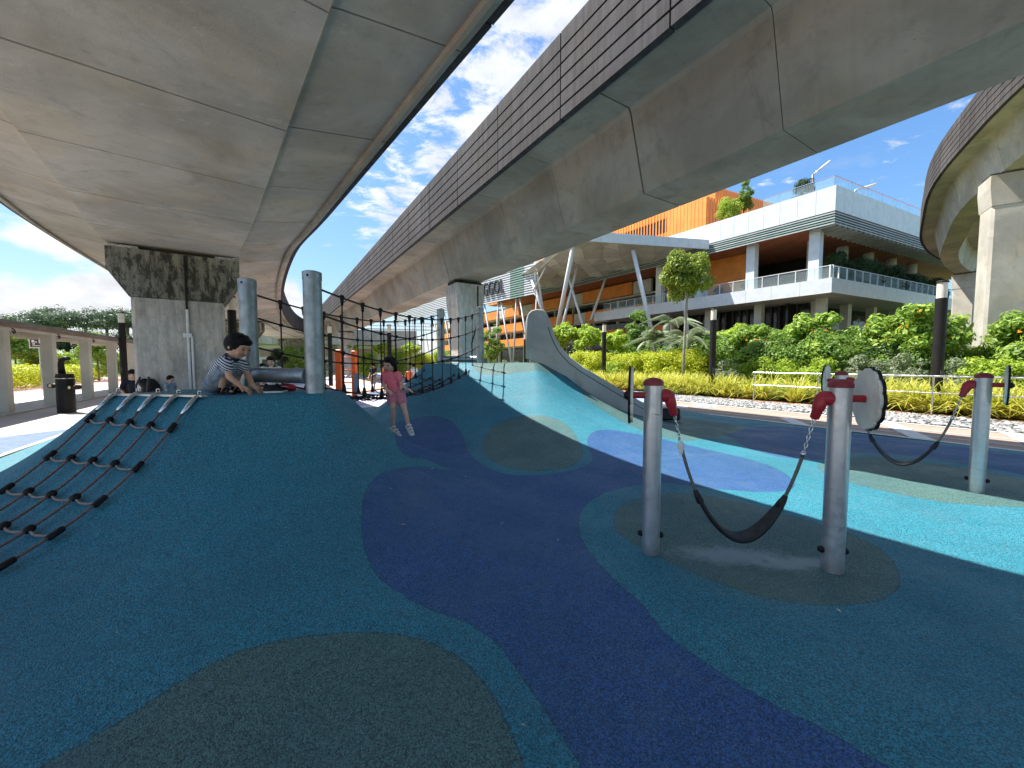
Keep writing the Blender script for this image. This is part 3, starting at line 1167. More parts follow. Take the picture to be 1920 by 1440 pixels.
def sweep(path, prof, s0, s1, step=1.3, under=None):
    n = max(1, int(math.ceil((s1 - s0) / step)))
    mb = MB()
    m = len(prof(s0) if callable(prof) else prof)
    vs = []
    for i in range(n + 1):
        sv = s0 + (s1 - s0) * i / n
        p, t, r = path.at(sv)
        for (a, z) in (prof(sv) if callable(prof) else prof):
            q = p + r * a
            vs.append((q.x, q.y, z))
    fs = []
    for i in range(n):
        for k in range(m):
            k2 = (k + 1) % m
            fs.append((i * m + k, i * m + k2, (i + 1) * m + k2, (i + 1) * m + k))
    fs.append(tuple(range(m)))
    fs.append(tuple(reversed(range(n * m, (n + 1) * m))))
    mb.add(vs, fs)
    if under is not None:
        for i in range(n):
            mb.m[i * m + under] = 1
    return mb


def grooved(n_out, n_in, z0, z1, ng, g=0.05, d=0.05):
    """parapet section with horizontal grooves in its outer face"""
    sg = 1 if n_in > n_out else -1
    pr = [(n_in, z0), (n_in, z1), (n_out, z1)]
    zs = [z1 - (z1 - z0) * (0.20 + 0.66 * i / (ng - 1)) for i in range(ng)]
    for z in zs:
        pr += [(n_out, z + g / 2), (n_out + sg * d, z + g / 2), (n_out + sg * d, z - g / 2), (n_out, z - g / 2)]
    pr.append((n_out, z0))
    return pr


def inset(poly, d):
    """polygon moved inwards by d (mitred)"""
    n = len(poly)
    area = sum(poly[i][0] * poly[(i + 1) % n][1] - poly[(i + 1) % n][0] * poly[i][1] for i in range(n))
    sg = 1 if area > 0 else -1
    out = []
    for i in range(n):
        p0, p1, p2 = (Vector(poly[i - 1]), Vector(poly[i]), Vector(poly[(i + 1) % n]))
        e1 = (p1 - p0).normalized()
        e2 = (p2 - p1).normalized()
        n1 = Vector((-e1.y, e1.x)) * sg
        n2 = Vector((-e2.y, e2.x)) * sg
        b = (n1 + n2).normalized()
        k = d / max(0.35, b.dot(n1))
        out.append(tuple(p1 + b * k))
    return out


def viaduct(root, path, girder, parapets, seg=2.45, gap=0.018, wide_every=4, wide=0.05, pstep=2.45, mat_g=None, mat_p=None, s_first=0.0, under=None):
    core = inset(girder, 0.06)
    sweep(path, core, 0.1, path.len - 0.1).build('joint_core', M['joint'], root)
    s = s_first
    k = 0
    while s < path.len - 0.3:
        e = min(s + seg, path.len)
        w = wide if k % wide_every == 0 else gap
        sweep(path, girder, s + w / 2, e - gap / 2, under=under).build('girder_segment', mat_g, root)
        k += 1
        s = e
    for pf, st in parapets:
        s = s_first + 0.6
        while s < path.len - 0.3:
            e = min(s + st, path.len)
            sweep(path, pf, s + 0.015, e - 0.015).build('parapet_panel', mat_p, root)
            s = e


# --- overhead viaduct (left): shallow trapezoid deck on a hammerhead pier
D1 = Vector((-0.625, 0.78, 0)).normalized()
c0 = Vector((-2.22, 2.03, 0))
path1 = Path([c0 - D1 * 26, c0 - D1 * 12, c0, c0 + D1 * 8, c0 + D1 * 13, (-15.4, 20.0), (-21.4, 30.5), (-27.4, 43.0), (-31.0, 54.0), (-33.0, 63.0)])
v1 = thing('viaduct', 'wide grey concrete rail viaduct passing overhead on a stained hammerhead pier', 'viaduct', (0, 0, 0))
G1 = [(-1.52, 4.96), (1.52, 4.96), (1.55, 5.03), (1.62, 5.05), (3.00, 5.32), (3.02, 5.36), (3.02, 5.72), (-3.02, 5.72), (-3.02, 5.36), (-3.00, 5.32), (-1.62, 5.05), (-1.55, 5.03)]
V1TOP = 7.05


def flared(s):
    """outer parapet of the overhead viaduct: a lean added out of view to move the edge of its shadow"""
    k = max(0.0, min(1.0, (s - 27.0) / 8.0))
    lean = 0.66 * k * max(0.0, min(1.0, (42.0 - s) / 5.0))
    return [(a + lean * max(0, z - 5.42) / (V1TOP - 5.42), z) for a, z in grooved(3.16, 3.024, 5.42, V1TOP, 4)]


def flared_left(s):
    lean = 1.2 * (1.0 - max(0.0, min(1.0, (s - 33.0) / 6.0)))  # unseen outward lean, added so the parapet shades the plaza below
    return [(a - lean * max(0, z - 5.42) / (V1TOP - 5.42), z) for a, z in grooved(-3.16, -3.024, 5.42, V1TOP, 4)]


s_pier = path1.nearest((-10.25, 12.15))
viaduct(v1, path1, G1, [(flared, 3.2), (flared_left, 3.2)], seg=2.42, gap=0.028, wide_every=4, wide=0.055,
        mat_g=M['conc_soffit'], mat_p=M['conc_parapet'], s_first=0.55)
# drip channel under the right and left edges
for sg in (1, -1):
    sweep(path1, [(sg * 2.80, 5.20), (sg * 2.86, 5.20), (sg * 2.86, 5.35), (sg * 2.80, 5.35)], 0.6, path1.len - 0.2).build('drip_edge', M['conc'], v1)


def pier(root, path, s, cap_w, col_w, col_t, z_top, cap_h, flare, mat_col, mat_cap, z0=-0.05):
    p, t, r = path.at(s)
    ang = math.atan2(r.y, r.x)
    R = Matrix.Rotation(ang, 3, 'Z')
    # cap: profile in the r-z plane
    hw, cw = cap_w / 2, col_w / 2
    prof = [(-hw, z_top), (-hw, z_top - flare), (-cw, z_top - cap_h), (cw, z_top - cap_h), (hw, z_top - flare), (hw, z_top)]
    mb = MB()
    ht = col_t / 2
    poly = [p + r * a + t * (-ht) + Vector((0, 0, z)) for a, z in prof]
    mb.extrude(poly, t * col_t)
    cap = mb.build('pier_cap', mat_cap, root)
    mb = MB()
    c = 0.09
    q = [(-cw, -ht + c), (-cw + c, -ht), (cw - c, -ht), (cw, -ht + c), (cw, ht - c), (cw - c, ht), (-cw + c, ht), (-cw, ht - c)]
    poly = [tuple((p + r * (a * 0.985) + t * (b * 0.97)).xy) for a, b in q]
    mb.prism(poly, z0, z_top - cap_h - 0.012)
    colm = mb.build('pier_column', mat_col, root)
    for a in (-hw * 0.72, hw * 0.72):
        mb = MB()
        mb.box(p + r * a + Vector((0, 0, z_top + 0.06)), (0.34, ht * 1.3, 0.12), ang)
        mb.build('bearing', M['joint'], cap)
    return p, t, r


p, t, r = pier(v1, path1, s_pier, 3.02, 2.15, 1.35, 4.83, 1.35, 0.62, M['conc_pier'], M['conc_cap'])
# cable duct up the pier
base = p + r * 0.18 - t * 0.72
mb = MB()
mb.tube([base + Vector((0, 0, z)) for z in (0, 1.5, 3.2)], 0.035, 8)
mb.tube([base + r * 0.09 + Vector((0, 0, z)) for z in (0.0, 2.4)], 0.03, 8)
mb.box(base + Vector((0.0, -0.02, 2.42)), (0.2, 0.12, 0.12), math.atan2(r.y, r.x))
mb.build('cable_duct', M['white'], v1)
mb = MB()
mb.tube([base + Vector((0, 0, z)) for z in (3.2, 4.0, 4.8)], 0.028, 8)
mb.build('drain_pipe', M['pole'], v1)
for a, ln in ((-1.15, 0.62), (1.2, 0.6)):
    mb = MB()
    mb.box(p + r * a - t * 0.55 + Vector((0, 0, 4.88)), (ln, 0.12, 0.07), math.atan2(r.y, r.x))
    mb.build('bearing_light', M['steel'], v1)
for q in ((-21.6, 30.9), (-31.2, 54.5)):
    pier(v1, path1, path1.nearest(q), 3.02, 2.0, 1.3, 4.83, 1.35, 0.62, M['conc_pier'], M['conc_cap'])

# --- right-hand viaduct with ribbed dark parapet
cl = UV(6.965, 0)
path2 = Path([UV(6.965, -34), UV(6.965, -12), UV(6.965, 6), UV(6.965, 24), UV(6.95, 44), UV(6.8, 62)])
v2 = thing('viaduct', 'narrow grey box-girder viaduct with dark ribbed parapet crossing the sky to the upper right', 'viaduct', (0, 0, 0))
RW = 2.95  # unseen right wing, widened to throw its shade across the path
G2 = [(-1.845, 6.44), (-1.055, 6.44), (-1.0, 6.36), (-0.585, 4.96), (0.585, 4.96), (1.0, 6.36), (1.055, 6.44), (RW, 6.44), (RW, 6.78), (-1.845, 6.78)]
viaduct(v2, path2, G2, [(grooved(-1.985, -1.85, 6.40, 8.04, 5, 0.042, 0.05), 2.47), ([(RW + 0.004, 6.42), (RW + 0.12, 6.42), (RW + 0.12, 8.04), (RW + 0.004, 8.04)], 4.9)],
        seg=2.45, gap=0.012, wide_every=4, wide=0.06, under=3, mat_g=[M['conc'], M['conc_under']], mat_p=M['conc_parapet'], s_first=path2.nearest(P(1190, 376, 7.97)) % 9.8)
for q in ((-2.17, 16.6),):
    s2 = path2.nearest(q)
    p2, t2, r2 = pier(v2, path2, s2, 1.22, 1.0, 1.1, 4.80, 1.45, 0.62, M['conc_pier'], M['conc_pier'])
pier(v2, path2, s2 + 30, 1.45, 1.18, 1.5, 4.80, 1.45, 0.62, M['conc_pier'], M['conc_pier'])
pier(v2, path2, s2 - 32, 1.45, 1.18, 1.5, 4.80, 1.45, 0.62, M['conc_pier'], M['conc_pier'])
mb = MB()
b0 = p2 - t2 * 0.8 + r2 * 0.2
mb.tube([b0 + Vector((0, 0, z)) for z in (4.7, 3.9, 3.3)] + [b0 + r2 * 0.0 + Vector((-0.25, 0, 2.4)), b0 + Vector((-0.25, 0, 0))], 0.03, 8)
mb.build('drain_pipe', M['pole'], v2)

# --- curving viaduct at the far right, standing higher
edge3 = [(9.3, -6.0), (13.0, 5.0), (16.8, 12.7), (19.2, 16.65), (22.3, 20.9), (26.3, 25.1), (32.3, 30.8), (39.3, 35.6), (50.0, 40.5), (66.0, 45.0)]
pe = Path(edge3)
ctr = []
for q in edge3:
    s = pe.nearest(q)
    a, b, c = pe.at(s)
    ctr.append(tuple((a + c * 1.46).xy))
path3 = Path(ctr)
v3 = thing('viaduct', 'tall curving concrete viaduct with ribbed parapet on twin piers at the right edge', 'viaduct', (0, 0, 0))
Z3 = 9.45 - 4.96
W3 = 0.76
G3 = [((a if a < 2 else 1.845) * W3, z + Z3) for a, z in G2]
viaduct(v3, path3, G3, [([(a, z + Z3) for a, z in grooved(-1.54, -1.406, 6.40, 8.0, 5, 0.042, 0.05)], 2.47),
                        ([(a, z + Z3) for a, z in grooved(1.54, 1.406, 6.40, 8.0, 5, 0.042, 0.05)], 2.47)],
        seg=2.45, gap=0.014, wide_every=6, wide=0.035, mat_g=M['conc_light'], mat_p=M['conc_parapet'])
for q, wd in (((20.7, 16.6), 1.35), ((39.9, 34.4), 1.35), ((63, 42.5), 1.35)):
    pier(v3, path3, path3.nearest(q), 1.5, wd, 1.25, 9.35, 1.25, 0.5, M['conc_light'], M['conc_light'])

# ------------------------------------------------------------------ rope bridge with its posts
A = Vector((-2.36, 4.60, 0))
Aq = Vector((-3.40, 5.00, 0))
B = Vector((-0.83, 10.0, 0))
Bq = Vector((-1.90, 10.32, 0))


def post(name, label, at, top, r, mat, group, zb=None, parts=True):
    z0 = (gz(at.x, at.y) if zb is None else zb) - 0.25
    t = thing(name, label, 'post', (at.x, at.y, z0 + 0.25), group)
    mb = MB()
    mb.lathe([(r, z0), (r, top - 0.012), (r - 0.012, top)], (at.x, at.y, 0), 28)
    mb.build('shaft', mat, t, angle=40)
    mb = MB()
    mb.lathe([(r + 0.004, top - 0.085), (r + 0.004, top - 0.075), (r + 0.004, top + 0.002), (r - 0.02, top + 0.012)], (at.x, at.y, 0), 28)
    mb.build('end_cap', mat, t, angle=40)
    mb = MB()
    for z in (top - 0.05,):
        c = at + Vector((0.0, -r - 0.004, z))
        mb.ellipsoid(c, (0.014, 0.01, 0.014))
    mb.build('bolt', M['black'], t)
    return t


gp = 'galvanised posts of the rope bridge'
post('bridge_post', 'tall galvanised bridge post nearest the camera, right end of the horizontal pipe', A, 2.66, 0.102, M['galv'], gp)
post('bridge_post', 'tall galvanised bridge post behind the striped-shirt child, left end of the pipe', Aq, 2.66, 0.102, M['galv'], gp)
post('bridge_post', 'galvanised bridge post on the far mound, nearest the grey slide', B, 3.02, 0.098, M['galv'], gp)
post('bridge_post', 'galvanised bridge post on the far mound, farther and left of its twin', Bq, 3.02, 0.098, M['galv'], gp)

pz = 1.44
t = thing('barrier_pipe', 'fat horizontal steel pipe joining the two near bridge posts', 'pipe', tuple((A + Aq) / 2) [:2] + (pz,))
mb = MB()
dA = (Aq - A).normalized()
mb.tube([A + dA * 0.09 + Vector((0, 0, pz)), Aq - dA * 0.09 + Vector((0, 0, pz))], 0.092, 24)
mb.build('pipe', M['galv'], t, angle=40)
mb = MB()
for c in (A + dA * 0.105, Aq - dA * 0.105):
    mb.tube([c + Vector((0, 0, pz)) - dA * 0.012, c + Vector((0, 0, pz)) + dA * 0.012], 0.103, 24)
mb.build('weld_collar', M['galv'], t, angle=40)
t = thing('barrier_pipe', 'horizontal steel pipe across the far mound between the two far bridge posts', 'pipe', tuple((B + Bq) / 2)[:2] + (1.75,))
mb = MB()
mb.tube([B + Vector((0, 0, 1.70)), Bq + Vector((0, 0, 1.70))], 0.08, 20)
mb.build('pipe', M['galv'], t, angle=40)

bridge = thing('rope_bridge', 'black rope net bridge slung between the two blue mounds', 'rope bridge', tuple((A + B) / 2)[:2] + (0.9,))
NV = 13


def side_pt(a, b, za, zb, sag, t):
    p = a.lerp(b, t)
    return Vector((p.x, p.y, za + (zb - za) * t - sag * 4 * t * (1 - t)))


def ropes(root, a, b, za_list, zb_list, sag_list):
    rows = []
    for za, zb, sg in zip(za_list, zb_list, sag_list):
        pts = [side_pt(a, b, za, zb, sg, i / 40) for i in range(41)]
        mb = MB()
        mb.tube(pts, 0.0125, 6)
        mb.build('rope', M['rope_bridge'], root, smooth=True)
        rows.append((za, zb, sg))
    for i in range(1, NV):
        t_ = i / NV - 0.003
        col = [side_pt(a, b, *rw, t_) for rw in rows]
        jig = rnd.uniform(-0.02, 0.02)
        pts = []
        for k in range(len(col) - 1):
            for j in range(4):
                q = col[k].lerp(col[k + 1], j / 4)
                q.y += jig * math.sin(math.pi * (k + j / 4) / (len(col) - 1))
                pts.append(q)
        pts.append(col[-1])
        mb = MB()
        mb.tube(pts, 0.010, 6)
        mb.build('rope', M['rope_bridge'], root, smooth=True)
        for k, q in enumerate(col):
            mb = MB()
            if k == 0:
                mb.lathe([(0.012, -0.10), (0.02, -0.09), (0.024, -0.03), (0.034, 0.0), (0.034, 0.02), (0.02, 0.035)], q, 8)
            elif k == len(col) - 1:
                mb.lathe([(0.03, -0.03), (0.036, 0.0), (0.03, 0.03), (0.02, 0.09), (0.012, 0.10)], q, 8)
            else:
                mb.ellipsoid(q, (0.032, 0.032, 0.028), None, 8, 6)
            mb.build('rope_connector', M['black'], root, smooth=True)


NEAR = ([2.49, 2.19, 1.80, 1.30], [2.86, 2.47, 2.02, 1.60], [0.26, 0.30, 0.32, 0.38])
ropes(bridge, A + (B - A).normalized() * 0.1, B - (B - A).normalized() * 0.1, *NEAR)
ropes(bridge, Aq + (Bq - Aq).normalized() * 0.1, Bq - (Bq - Aq).normalized() * 0.1, *NEAR)
# floor net
floor_l = []
for w in (0.0, 0.28, 0.5, 0.72, 1.0):
    a = A.lerp(Aq, w)
    b = B.lerp(Bq, w)
    dip = 0.38 + 0.10 * (1 - abs(2 * w - 1))
    pts = [side_pt(a, b, 1.30, 1.60, dip, i / 36) for i in range(37)]
    floor_l.append(pts)
    if 0.1 < w < 0.9:
        mb = MB()
        mb.tube(pts, 0.012, 6)
        mb.build('rope', M['rope_bridge'], bridge, smooth=True)
for i in range(1, NV):
    k = int(round(i / NV * 36))
    pts = []
    for q in range(len(floor_l) - 1):
        p0, p1 = floor_l[q][k], floor_l[q + 1][k]
        for j in range(4):
            x = p0.lerp(p1, j / 4)
            x.z -= 0.045 * math.sin(math.pi * j / 4)
            pts.append(x)
    pts.append(floor_l[-1][k])
    mb = MB()
    mb.tube(pts, 0.0095, 6)
    mb.build('rope', M['rope_bridge'], bridge, smooth=True)
    for q in range(1, len(floor_l) - 1):
        mb = MB()
        mb.ellipsoid(floor_l[q][k], (0.034, 0.034, 0.026), None, 8, 6)
        mb.build('rope_connector', M['black'], bridge, smooth=True)

# ------------------------------------------------------------------ climbing net on the near mound
net = thing('climbing_net', 'brown rope climbing net lying down the front of the near blue mound', 'climbing net', (-3.9, 4.2, 1.2))
tops = [(-4.42 + i * 0.262, 4.30 - i * 0.042) for i in range(5)]
bar = MB()
e0 = Vector((-4.50, 4.315, gz(-4.47, 4.34) + 0.012))
e1 = Vector((-3.31, 4.125, gz(-3.33, 4.16) + 0.012))
bar.box((e0 + e1) / 2, ((e1 - e0).length, 0.07, 0.02), math.atan2(e1.y - e0.y, e1.x - e0.x))
bar.build('edge_bar', M['alu'], net)
ROWS = [0.30, 0.66, 0.99, 1.30, 1.59, 1.86]
rope_pts = []
for i, (x, y) in enumerate(tops):
    pts = []
    for k in range(30):
        d = -0.02 + k / 29 * 2.35
        yy = y - d
        xx = x - 0.008 * d
        pts.append(Vector((xx, yy, gz(xx, yy) + (0.045 if d > 0.1 else 0.035))))
    rope_pts.append(pts)
    mb = MB()
    mb.tube(pts[3:], 0.0105, 7)
    mb.build('rope', M['rope'], net, smooth=True)
    mb = MB()
    mb.tube(pts[0:4], [0.016, 0.024, 0.024, 0.018], 10)
    mb.build('steel_ferrule', M['steel'], net, smooth=True)
    mb = MB()
    c = pts[0]
    mb.tube([c + Vector((0.02 * math.cos(a), -0.012, 0.02 * math.sin(a) + 0.02)) for a in np.linspace(0, 6.0, 9)], 0.006, 6)
    mb.build('shackle', M['steel'], net, smooth=True)


def rope_at(i, d):
    f = (d + 0.02) / 2.35 * 29
    k = max(0, min(28, int(f)))
    return rope_pts[i][k].lerp(rope_pts[i][k + 1], f - k)


for rI, d in enumerate(ROWS):
    kn = [rope_at(i, d + (0.012 * i)) for i in range(5)]
    for i in range(5):
        tdir = (rope_at(i, d + 0.1) - rope_at(i, d - 0.1)).normalized()
        mb = MB()
        if i in (0, 4):
            mb.tube([kn[i] - tdir * 0.055, kn[i] - tdir * 0.048, kn[i] + tdir * 0.048, kn[i] + tdir * 0.055], [0.018, 0.025, 0.025, 0.018], 10)
        else:
            mb.tube([kn[i] - tdir * 0.034, kn[i] - tdir * 0.018, kn[i] + tdir * 0.018, kn[i] + tdir * 0.034], [0.016, 0.031, 0.031, 0.016], 10)
        mb.build('rope_connector', M['black'], net, smooth=True)
        if i < 4:
            pts = []
            for j in range(9):
                f = j / 8
                q = kn[i].lerp(kn[i + 1], f)
                q.y -= 0.032 * math.sin(math.pi * f)
                q.z = gz(q.x, q.y) + 0.035
                pts.append(q)
            mb = MB()
            mb.tube(pts, 0.009, 7)
            mb.build('rung_rope', M['rope_light'], net, smooth=True)

# ------------------------------------------------------------------ swings
def swing_post_pos(px, py):
    q = PG(px, py, 0.02)
    return Vector((q.x, q.y, gz(q.x, q.y)))


S1 = swing_post_pos(1219, 1037)
S2 = swing_post_pos(1560, 1070)
S3 = swing_post_pos(1830, 922)
S4 = S3 - Vector((0.64, -0.77, 0)) * 1.32
S4.z = gz(S4.x, S4.y)
TOPZ = 1.475


def flower(root, c, ax, R=0.225, back=True):
    """scalloped round panel: thin plate with a dark backing board"""
    ax = Vector(ax).normalized()
    up = Vector((0, 0, 1))
    sd = ax.cross(up).normalized()
    for (off, th, rr, mat, nm) in ((0.0, 0.018, R, M['cream'], 'flower_panel'), (0.019, 0.016, R * 1.05, M['black'], 'backing_board')):
        n = 96
        ring = []
        for k in range(n):
            a = 2 * math.pi * k / n
            r = rr * (0.93 + 0.07 * abs(math.cos(a * 6)) ** 0.6)
            ring.append(c + ax * off + sd * (r * math.cos(a)) + up * (r * math.sin(a)))
        mb = MB()
        mb.extrude(ring, ax * th)
        mb.build(nm, mat, root)


def swing_post(label, s, ax_in, group, disc_ax=None):
    """ax_in points along the swing, from the post towards the seat"""
    t = thing('swing_post', label, 'post', (s.x, s.y, s.z), group)
    top = TOPZ - 0.055
    r = 0.072
    mb = MB()
    mb.lathe([(r, s.z - 0.2), (r, top)], (s.x, s.y, 0), 30)
    mb.build('shaft', M['alu_post'], t, angle=40)
    mb = MB()
    prof = [(r + 0.006, top - 0.004), (r + 0.006, top + 0.018)] + [((r + 0.006) * math.cos(a), top + 0.018 + 0.042 * math.sin(a)) for a in np.linspace(0.2, 1.5, 7)]
    mb.lathe(prof, (s.x, s.y, 0), 30)
    mb.build('red_cap', M['redcap'], t, angle=50)
    ax = Vector(ax_in).normalized()
    zc = top - 0.085
    c = Vector((s.x, s.y, zc))
    # swivel head on the swing side: boss, knuckle and hanging nose
    mb = MB()
    mb.tube([c + ax * (r - 0.01), c + ax * (r + 0.03), c + ax * (r + 0.06), c + ax * (r + 0.075)], [0.052, 0.055, 0.046, 0.02], 18)
    h0 = c + ax * (r + 0.045)
    h1 = h0 + ax * 0.045 + Vector((0, 0, -0.15))
    mb.tube([h0 + Vector((0, 0, 0.03)), h0, h0.lerp(h1, 0.55), h0.lerp(h1, 0.6), h1, h1 + (h1 - h0).normalized() * 0.012], [0.03, 0.047, 0.040, 0.034, 0.030, 0.015], 16)
    mb.build('swivel_head', M['red'], t, angle=50)
    mb = MB()
    mb.tube([c - ax * (r - 0.01), c - ax * (r + 0.10)], 0.027, 16)
    mb.build('axle', M['red'], t, angle=50)
    fl = c - ax * (r + 0.085)
    flower(t, fl, -ax if disc_ax is None else Vector(disc_ax))
    mb = MB()
    e = fl - ax * 0.036
    mb.tube([e, e - ax * 0.02, e - ax * 0.04], [0.04, 0.036, 0.015], 14)
    mb.build('hub_nut', M['black'], t, angle=50)
    sd = Vector((-ax.y, ax.x, 0))
    for q in (ax, -ax):
        mb = MB()
        b0 = Vector((s.x, s.y, s.z + 0.155))
        mb.tube([b0 + q * (r - 0.004), b0 + q * (r + 0.012), b0 + q * (r + 0.026), b0 + q * (r + 0.03)], [0.026, 0.026, 0.018, 0.008], 10)
        mb.build('bolt_cover', M['black'], t, angle=50)
    return h1 + (h1 - h0).normalized() * 0.012


def chain(root, p0, p1):
    n = max(3, int((p1 - p0).length / 0.030))
    d = (p1 - p0).normalized()
    a = d.orthogonal().normalized()
    b = d.cross(a)
    for i in range(n):
        c = p0.lerp(p1, (i + 0.5) / n)
        e = a if i % 2 else b
        pts = [c + d * (0.021 * math.cos(th)) + e * (0.010 * math.sin(th)) for th in np.linspace(0, 2 * math.pi, 11)]
        mb = MB()
        mb.tube(pts, 0.0042, 5, cap=False)
        mb.build('chain_link', M['steel'], root, smooth=True)


def swing(label, h0, h1, low, group, tagside=False):
    """belt swing: chains, ropes and a hanging rubber belt. low = height of the belt's lowest point"""
    t = thing('belt_swing', label, 'swing', (h0 + h1) / 2, group)
    ax = (h1 - h0)
    ax.z = 0
    span = ax.length
    ax.normalize()
    perp = Vector((-ax.y, ax.x, 0))
    mid = (h0 + h1) / 2
    zt = h0.z
    dep = zt - low

    def cur(f):         # f in -1..1, catenary-like U
        x = span / 2 * f
        z = low + dep * (0.86 * f * f + 0.14 * f ** 6)
        return Vector((mid.x + ax.x * x, mid.y + ax.y * x, z))
    fs = 0.62
    # belt: wide strip that narrows to its ends
    n = 30
    mbt = MB()
    vs = []
    for i in range(n + 1):
        f = -fs + 2 * fs * i / n
        c = cur(f)
        tn = (cur(f + 0.01) - cur(f - 0.01)).normalized()
        nr = tn.cross(perp).normalized()
        if nr.z < 0:
            nr = -nr
        k = 1 - (abs(f) / fs) ** 3
        w = 0.028 + 0.045 * k
        lift = 0.012 * k
        prof = [(-w, 0.016 + lift), (-w - 0.012, 0.006 + lift), (-w, -0.012 + lift * 0.7), (0, -0.014), (w, -0.012 + lift * 0.7), (w + 0.012, 0.006 + lift), (w, 0.016 + lift), (0, 0.004)]
        for a, b_ in prof:
            vs.append(c + perp * a + nr * b_)
    m = 8
    fcs = []
    for i in range(n):
        for k in range(m):
            k2 = (k + 1) % m
            fcs.append((i * m + k, i * m + k2, (i + 1) * m + k2, (i + 1) * m + k))
    fcs.append(tuple(range(m)))
    fcs.append(tuple(range(n * m, (n + 1) * m)))
    mbt.add(vs, fcs)
    mbt.build('belt_seat', M['black_rubber'], t, smooth=True)
    for sg in (-1, 1):
        mb = MB()
        f0, f1 = 0.58, 0.88
        mb.tube([cur(sg * (f0 + (f1 - f0) * i / 10)) for i in range(11)], [0.016] + [0.0125] * 10, 10)
        mb.build('rope_sleeve', M['rope_grey'], t, smooth=True)
        mb = MB()
        e = cur(sg * fs)
        e2 = cur(sg * (fs + 0.04))
        mb.tube([cur(sg * (fs - 0.05)), e, e2], [0.03, 0.026, 0.017], 12)
        mb.build('belt_end', M['black_rubber'], t, smooth=True)
        top = h0 if sg < 0 else h1
        j = cur(sg * 0.88)
        mb = MB()
        mb.tube([j - (top - j).normalized() * 0.03, j, j + (top - j).normalized() * 0.02], [0.017, 0.018, 0.010], 10)
        mb.build('rope_crimp', M['steel'], t, smooth=True)
        chain(t, top, j + (top - j).normalized() * 0.015)
        if tagside and sg < 0:
            mb = MB()
            c = j + Vector((-0.02, -0.025, 0.025))
            mb.ellipsoid(c, (0.032, 0.010, 0.036))
            mb.ellipsoid(c + Vector((0.003, -0.004, -0.045)), (0.020, 0.008, 0.030))
            mb.build('white_tag', M['white'], t, smooth=True)
    return t


ax1 = (S2 - S1)
ax1.z = 0
ax1.normalize()
ax2 = (S3 - S4)
ax2.z = 0
ax2.normalize()
gsp = 'swing posts with red caps'
a1 = swing_post('red-capped aluminium swing post left of the nearest belt swing', S1, ax1, gsp, (-0.95, 0.316, 0))
a2 = swing_post('nearest red-capped aluminium swing post with the cream flower panel', S2, -ax1, gsp, (0.925, -0.38, 0))
a3 = swing_post('red-capped aluminium swing post at the right edge of the frame', S3, -ax2, gsp)
a4 = swing_post('red-capped swing post mostly hidden behind the cream flower panel', S4, ax2, gsp)
swing('black rubber belt swing in the foreground between two red-capped posts', a1, a2, 0.205, 'belt swings', True)
swing('farther black belt swing at the right, beyond the cream flower panel', a4, a3, 0.22, 'belt swings')

# ------------------------------------------------------------------ slide on the far mound
def slide():
    t = thing('slide', 'grey moulded slide with rounded upright end running down the far mound', 'slide', (0.5, 9.7, 1.5))
    Y0 = 9.62
    top = [(990, 672), (990, 600), (992, 590), (998, 584), (1006, 582), (1018, 583), (1024, 590), (1030, 606), (1038, 630), (1050, 652), (1068, 672),
           (1092, 690), (1130, 713), (1175, 740), (1210, 760), (1235, 769), (1262, 773), (1274, 775), (1278, 780), (1276, 806)]
    bot = [(1262, 818), (1195, 800), (1150, 768), (1100, 735), (1062, 706), (1030, 690)]
    f = 9.62 / FPX

    def w(q):
        p = P(q[0], q[1], Y0)
        return p
    out = [w(q) for q in top + bot]

    def wall(y, nm):
        mb = MB()
        mb.extrude([Vector((p.x, y, p.z)) for p in out], (0, 0.06, 0))
        o = mb.build(nm, M['slide'], t)
        return o
    # rim tube along the top edge of each wall
    for y in (Y0, Y0 + 0.62):
        o = wall(y, 'side_wall')
        mb = MB()
        mb.tube([Vector((p.x, y + 0.03, p.z)) for p in out[:20]], 0.036, 8)
        mb.build('rim', M['slide'], o, smooth=True)
        mb = MB()
        mb.tube([Vector((p.x - 0.03, y - 0.004, p.z - 0.10)) for p in out[7:18]], 0.008, 6)
        mb.build('groove_line', M['joint'], o, smooth=True)
    # chute bed
    bed = [w(q) for q in ((1000, 640), (1018, 645), (1040, 668), (1068, 690), (1130, 730), (1180, 760), (1225, 782), (1274, 790))]
    mb = MB()
    vs = []
    for p in bed:
        vs += [(p.x, Y0 + 0.058, p.z), (p.x, Y0 + 0.622, p.z), (p.x, Y0 + 0.622, p.z - 0.05), (p.x, Y0 + 0.058, p.z - 0.05)]
    fs = []
    for i in range(len(bed) - 1):
        for k in range(4):
            k2 = (k + 1) % 4
            fs.append((i * 4 + k, i * 4 + k2, (i + 1) * 4 + k2, (i + 1) * 4 + k))
    fs += [(0, 1, 2, 3), tuple(len(vs) - 4 + k for k in range(4))]
    mb.add(vs, fs)
    mb.build('chute', M['alu'], t, angle=40)
    # dark moulded exit block
    e = w((1245, 806))
    mb = MB()
    mb.bevel_box((e.x + 0.12, Y0 - 0.06, gz(e.x, Y0) + 0.16), (0.5, 0.10, 0.30), 0.04)
    mb.build('exit_pad', M['black_rubber'], t)


slide()

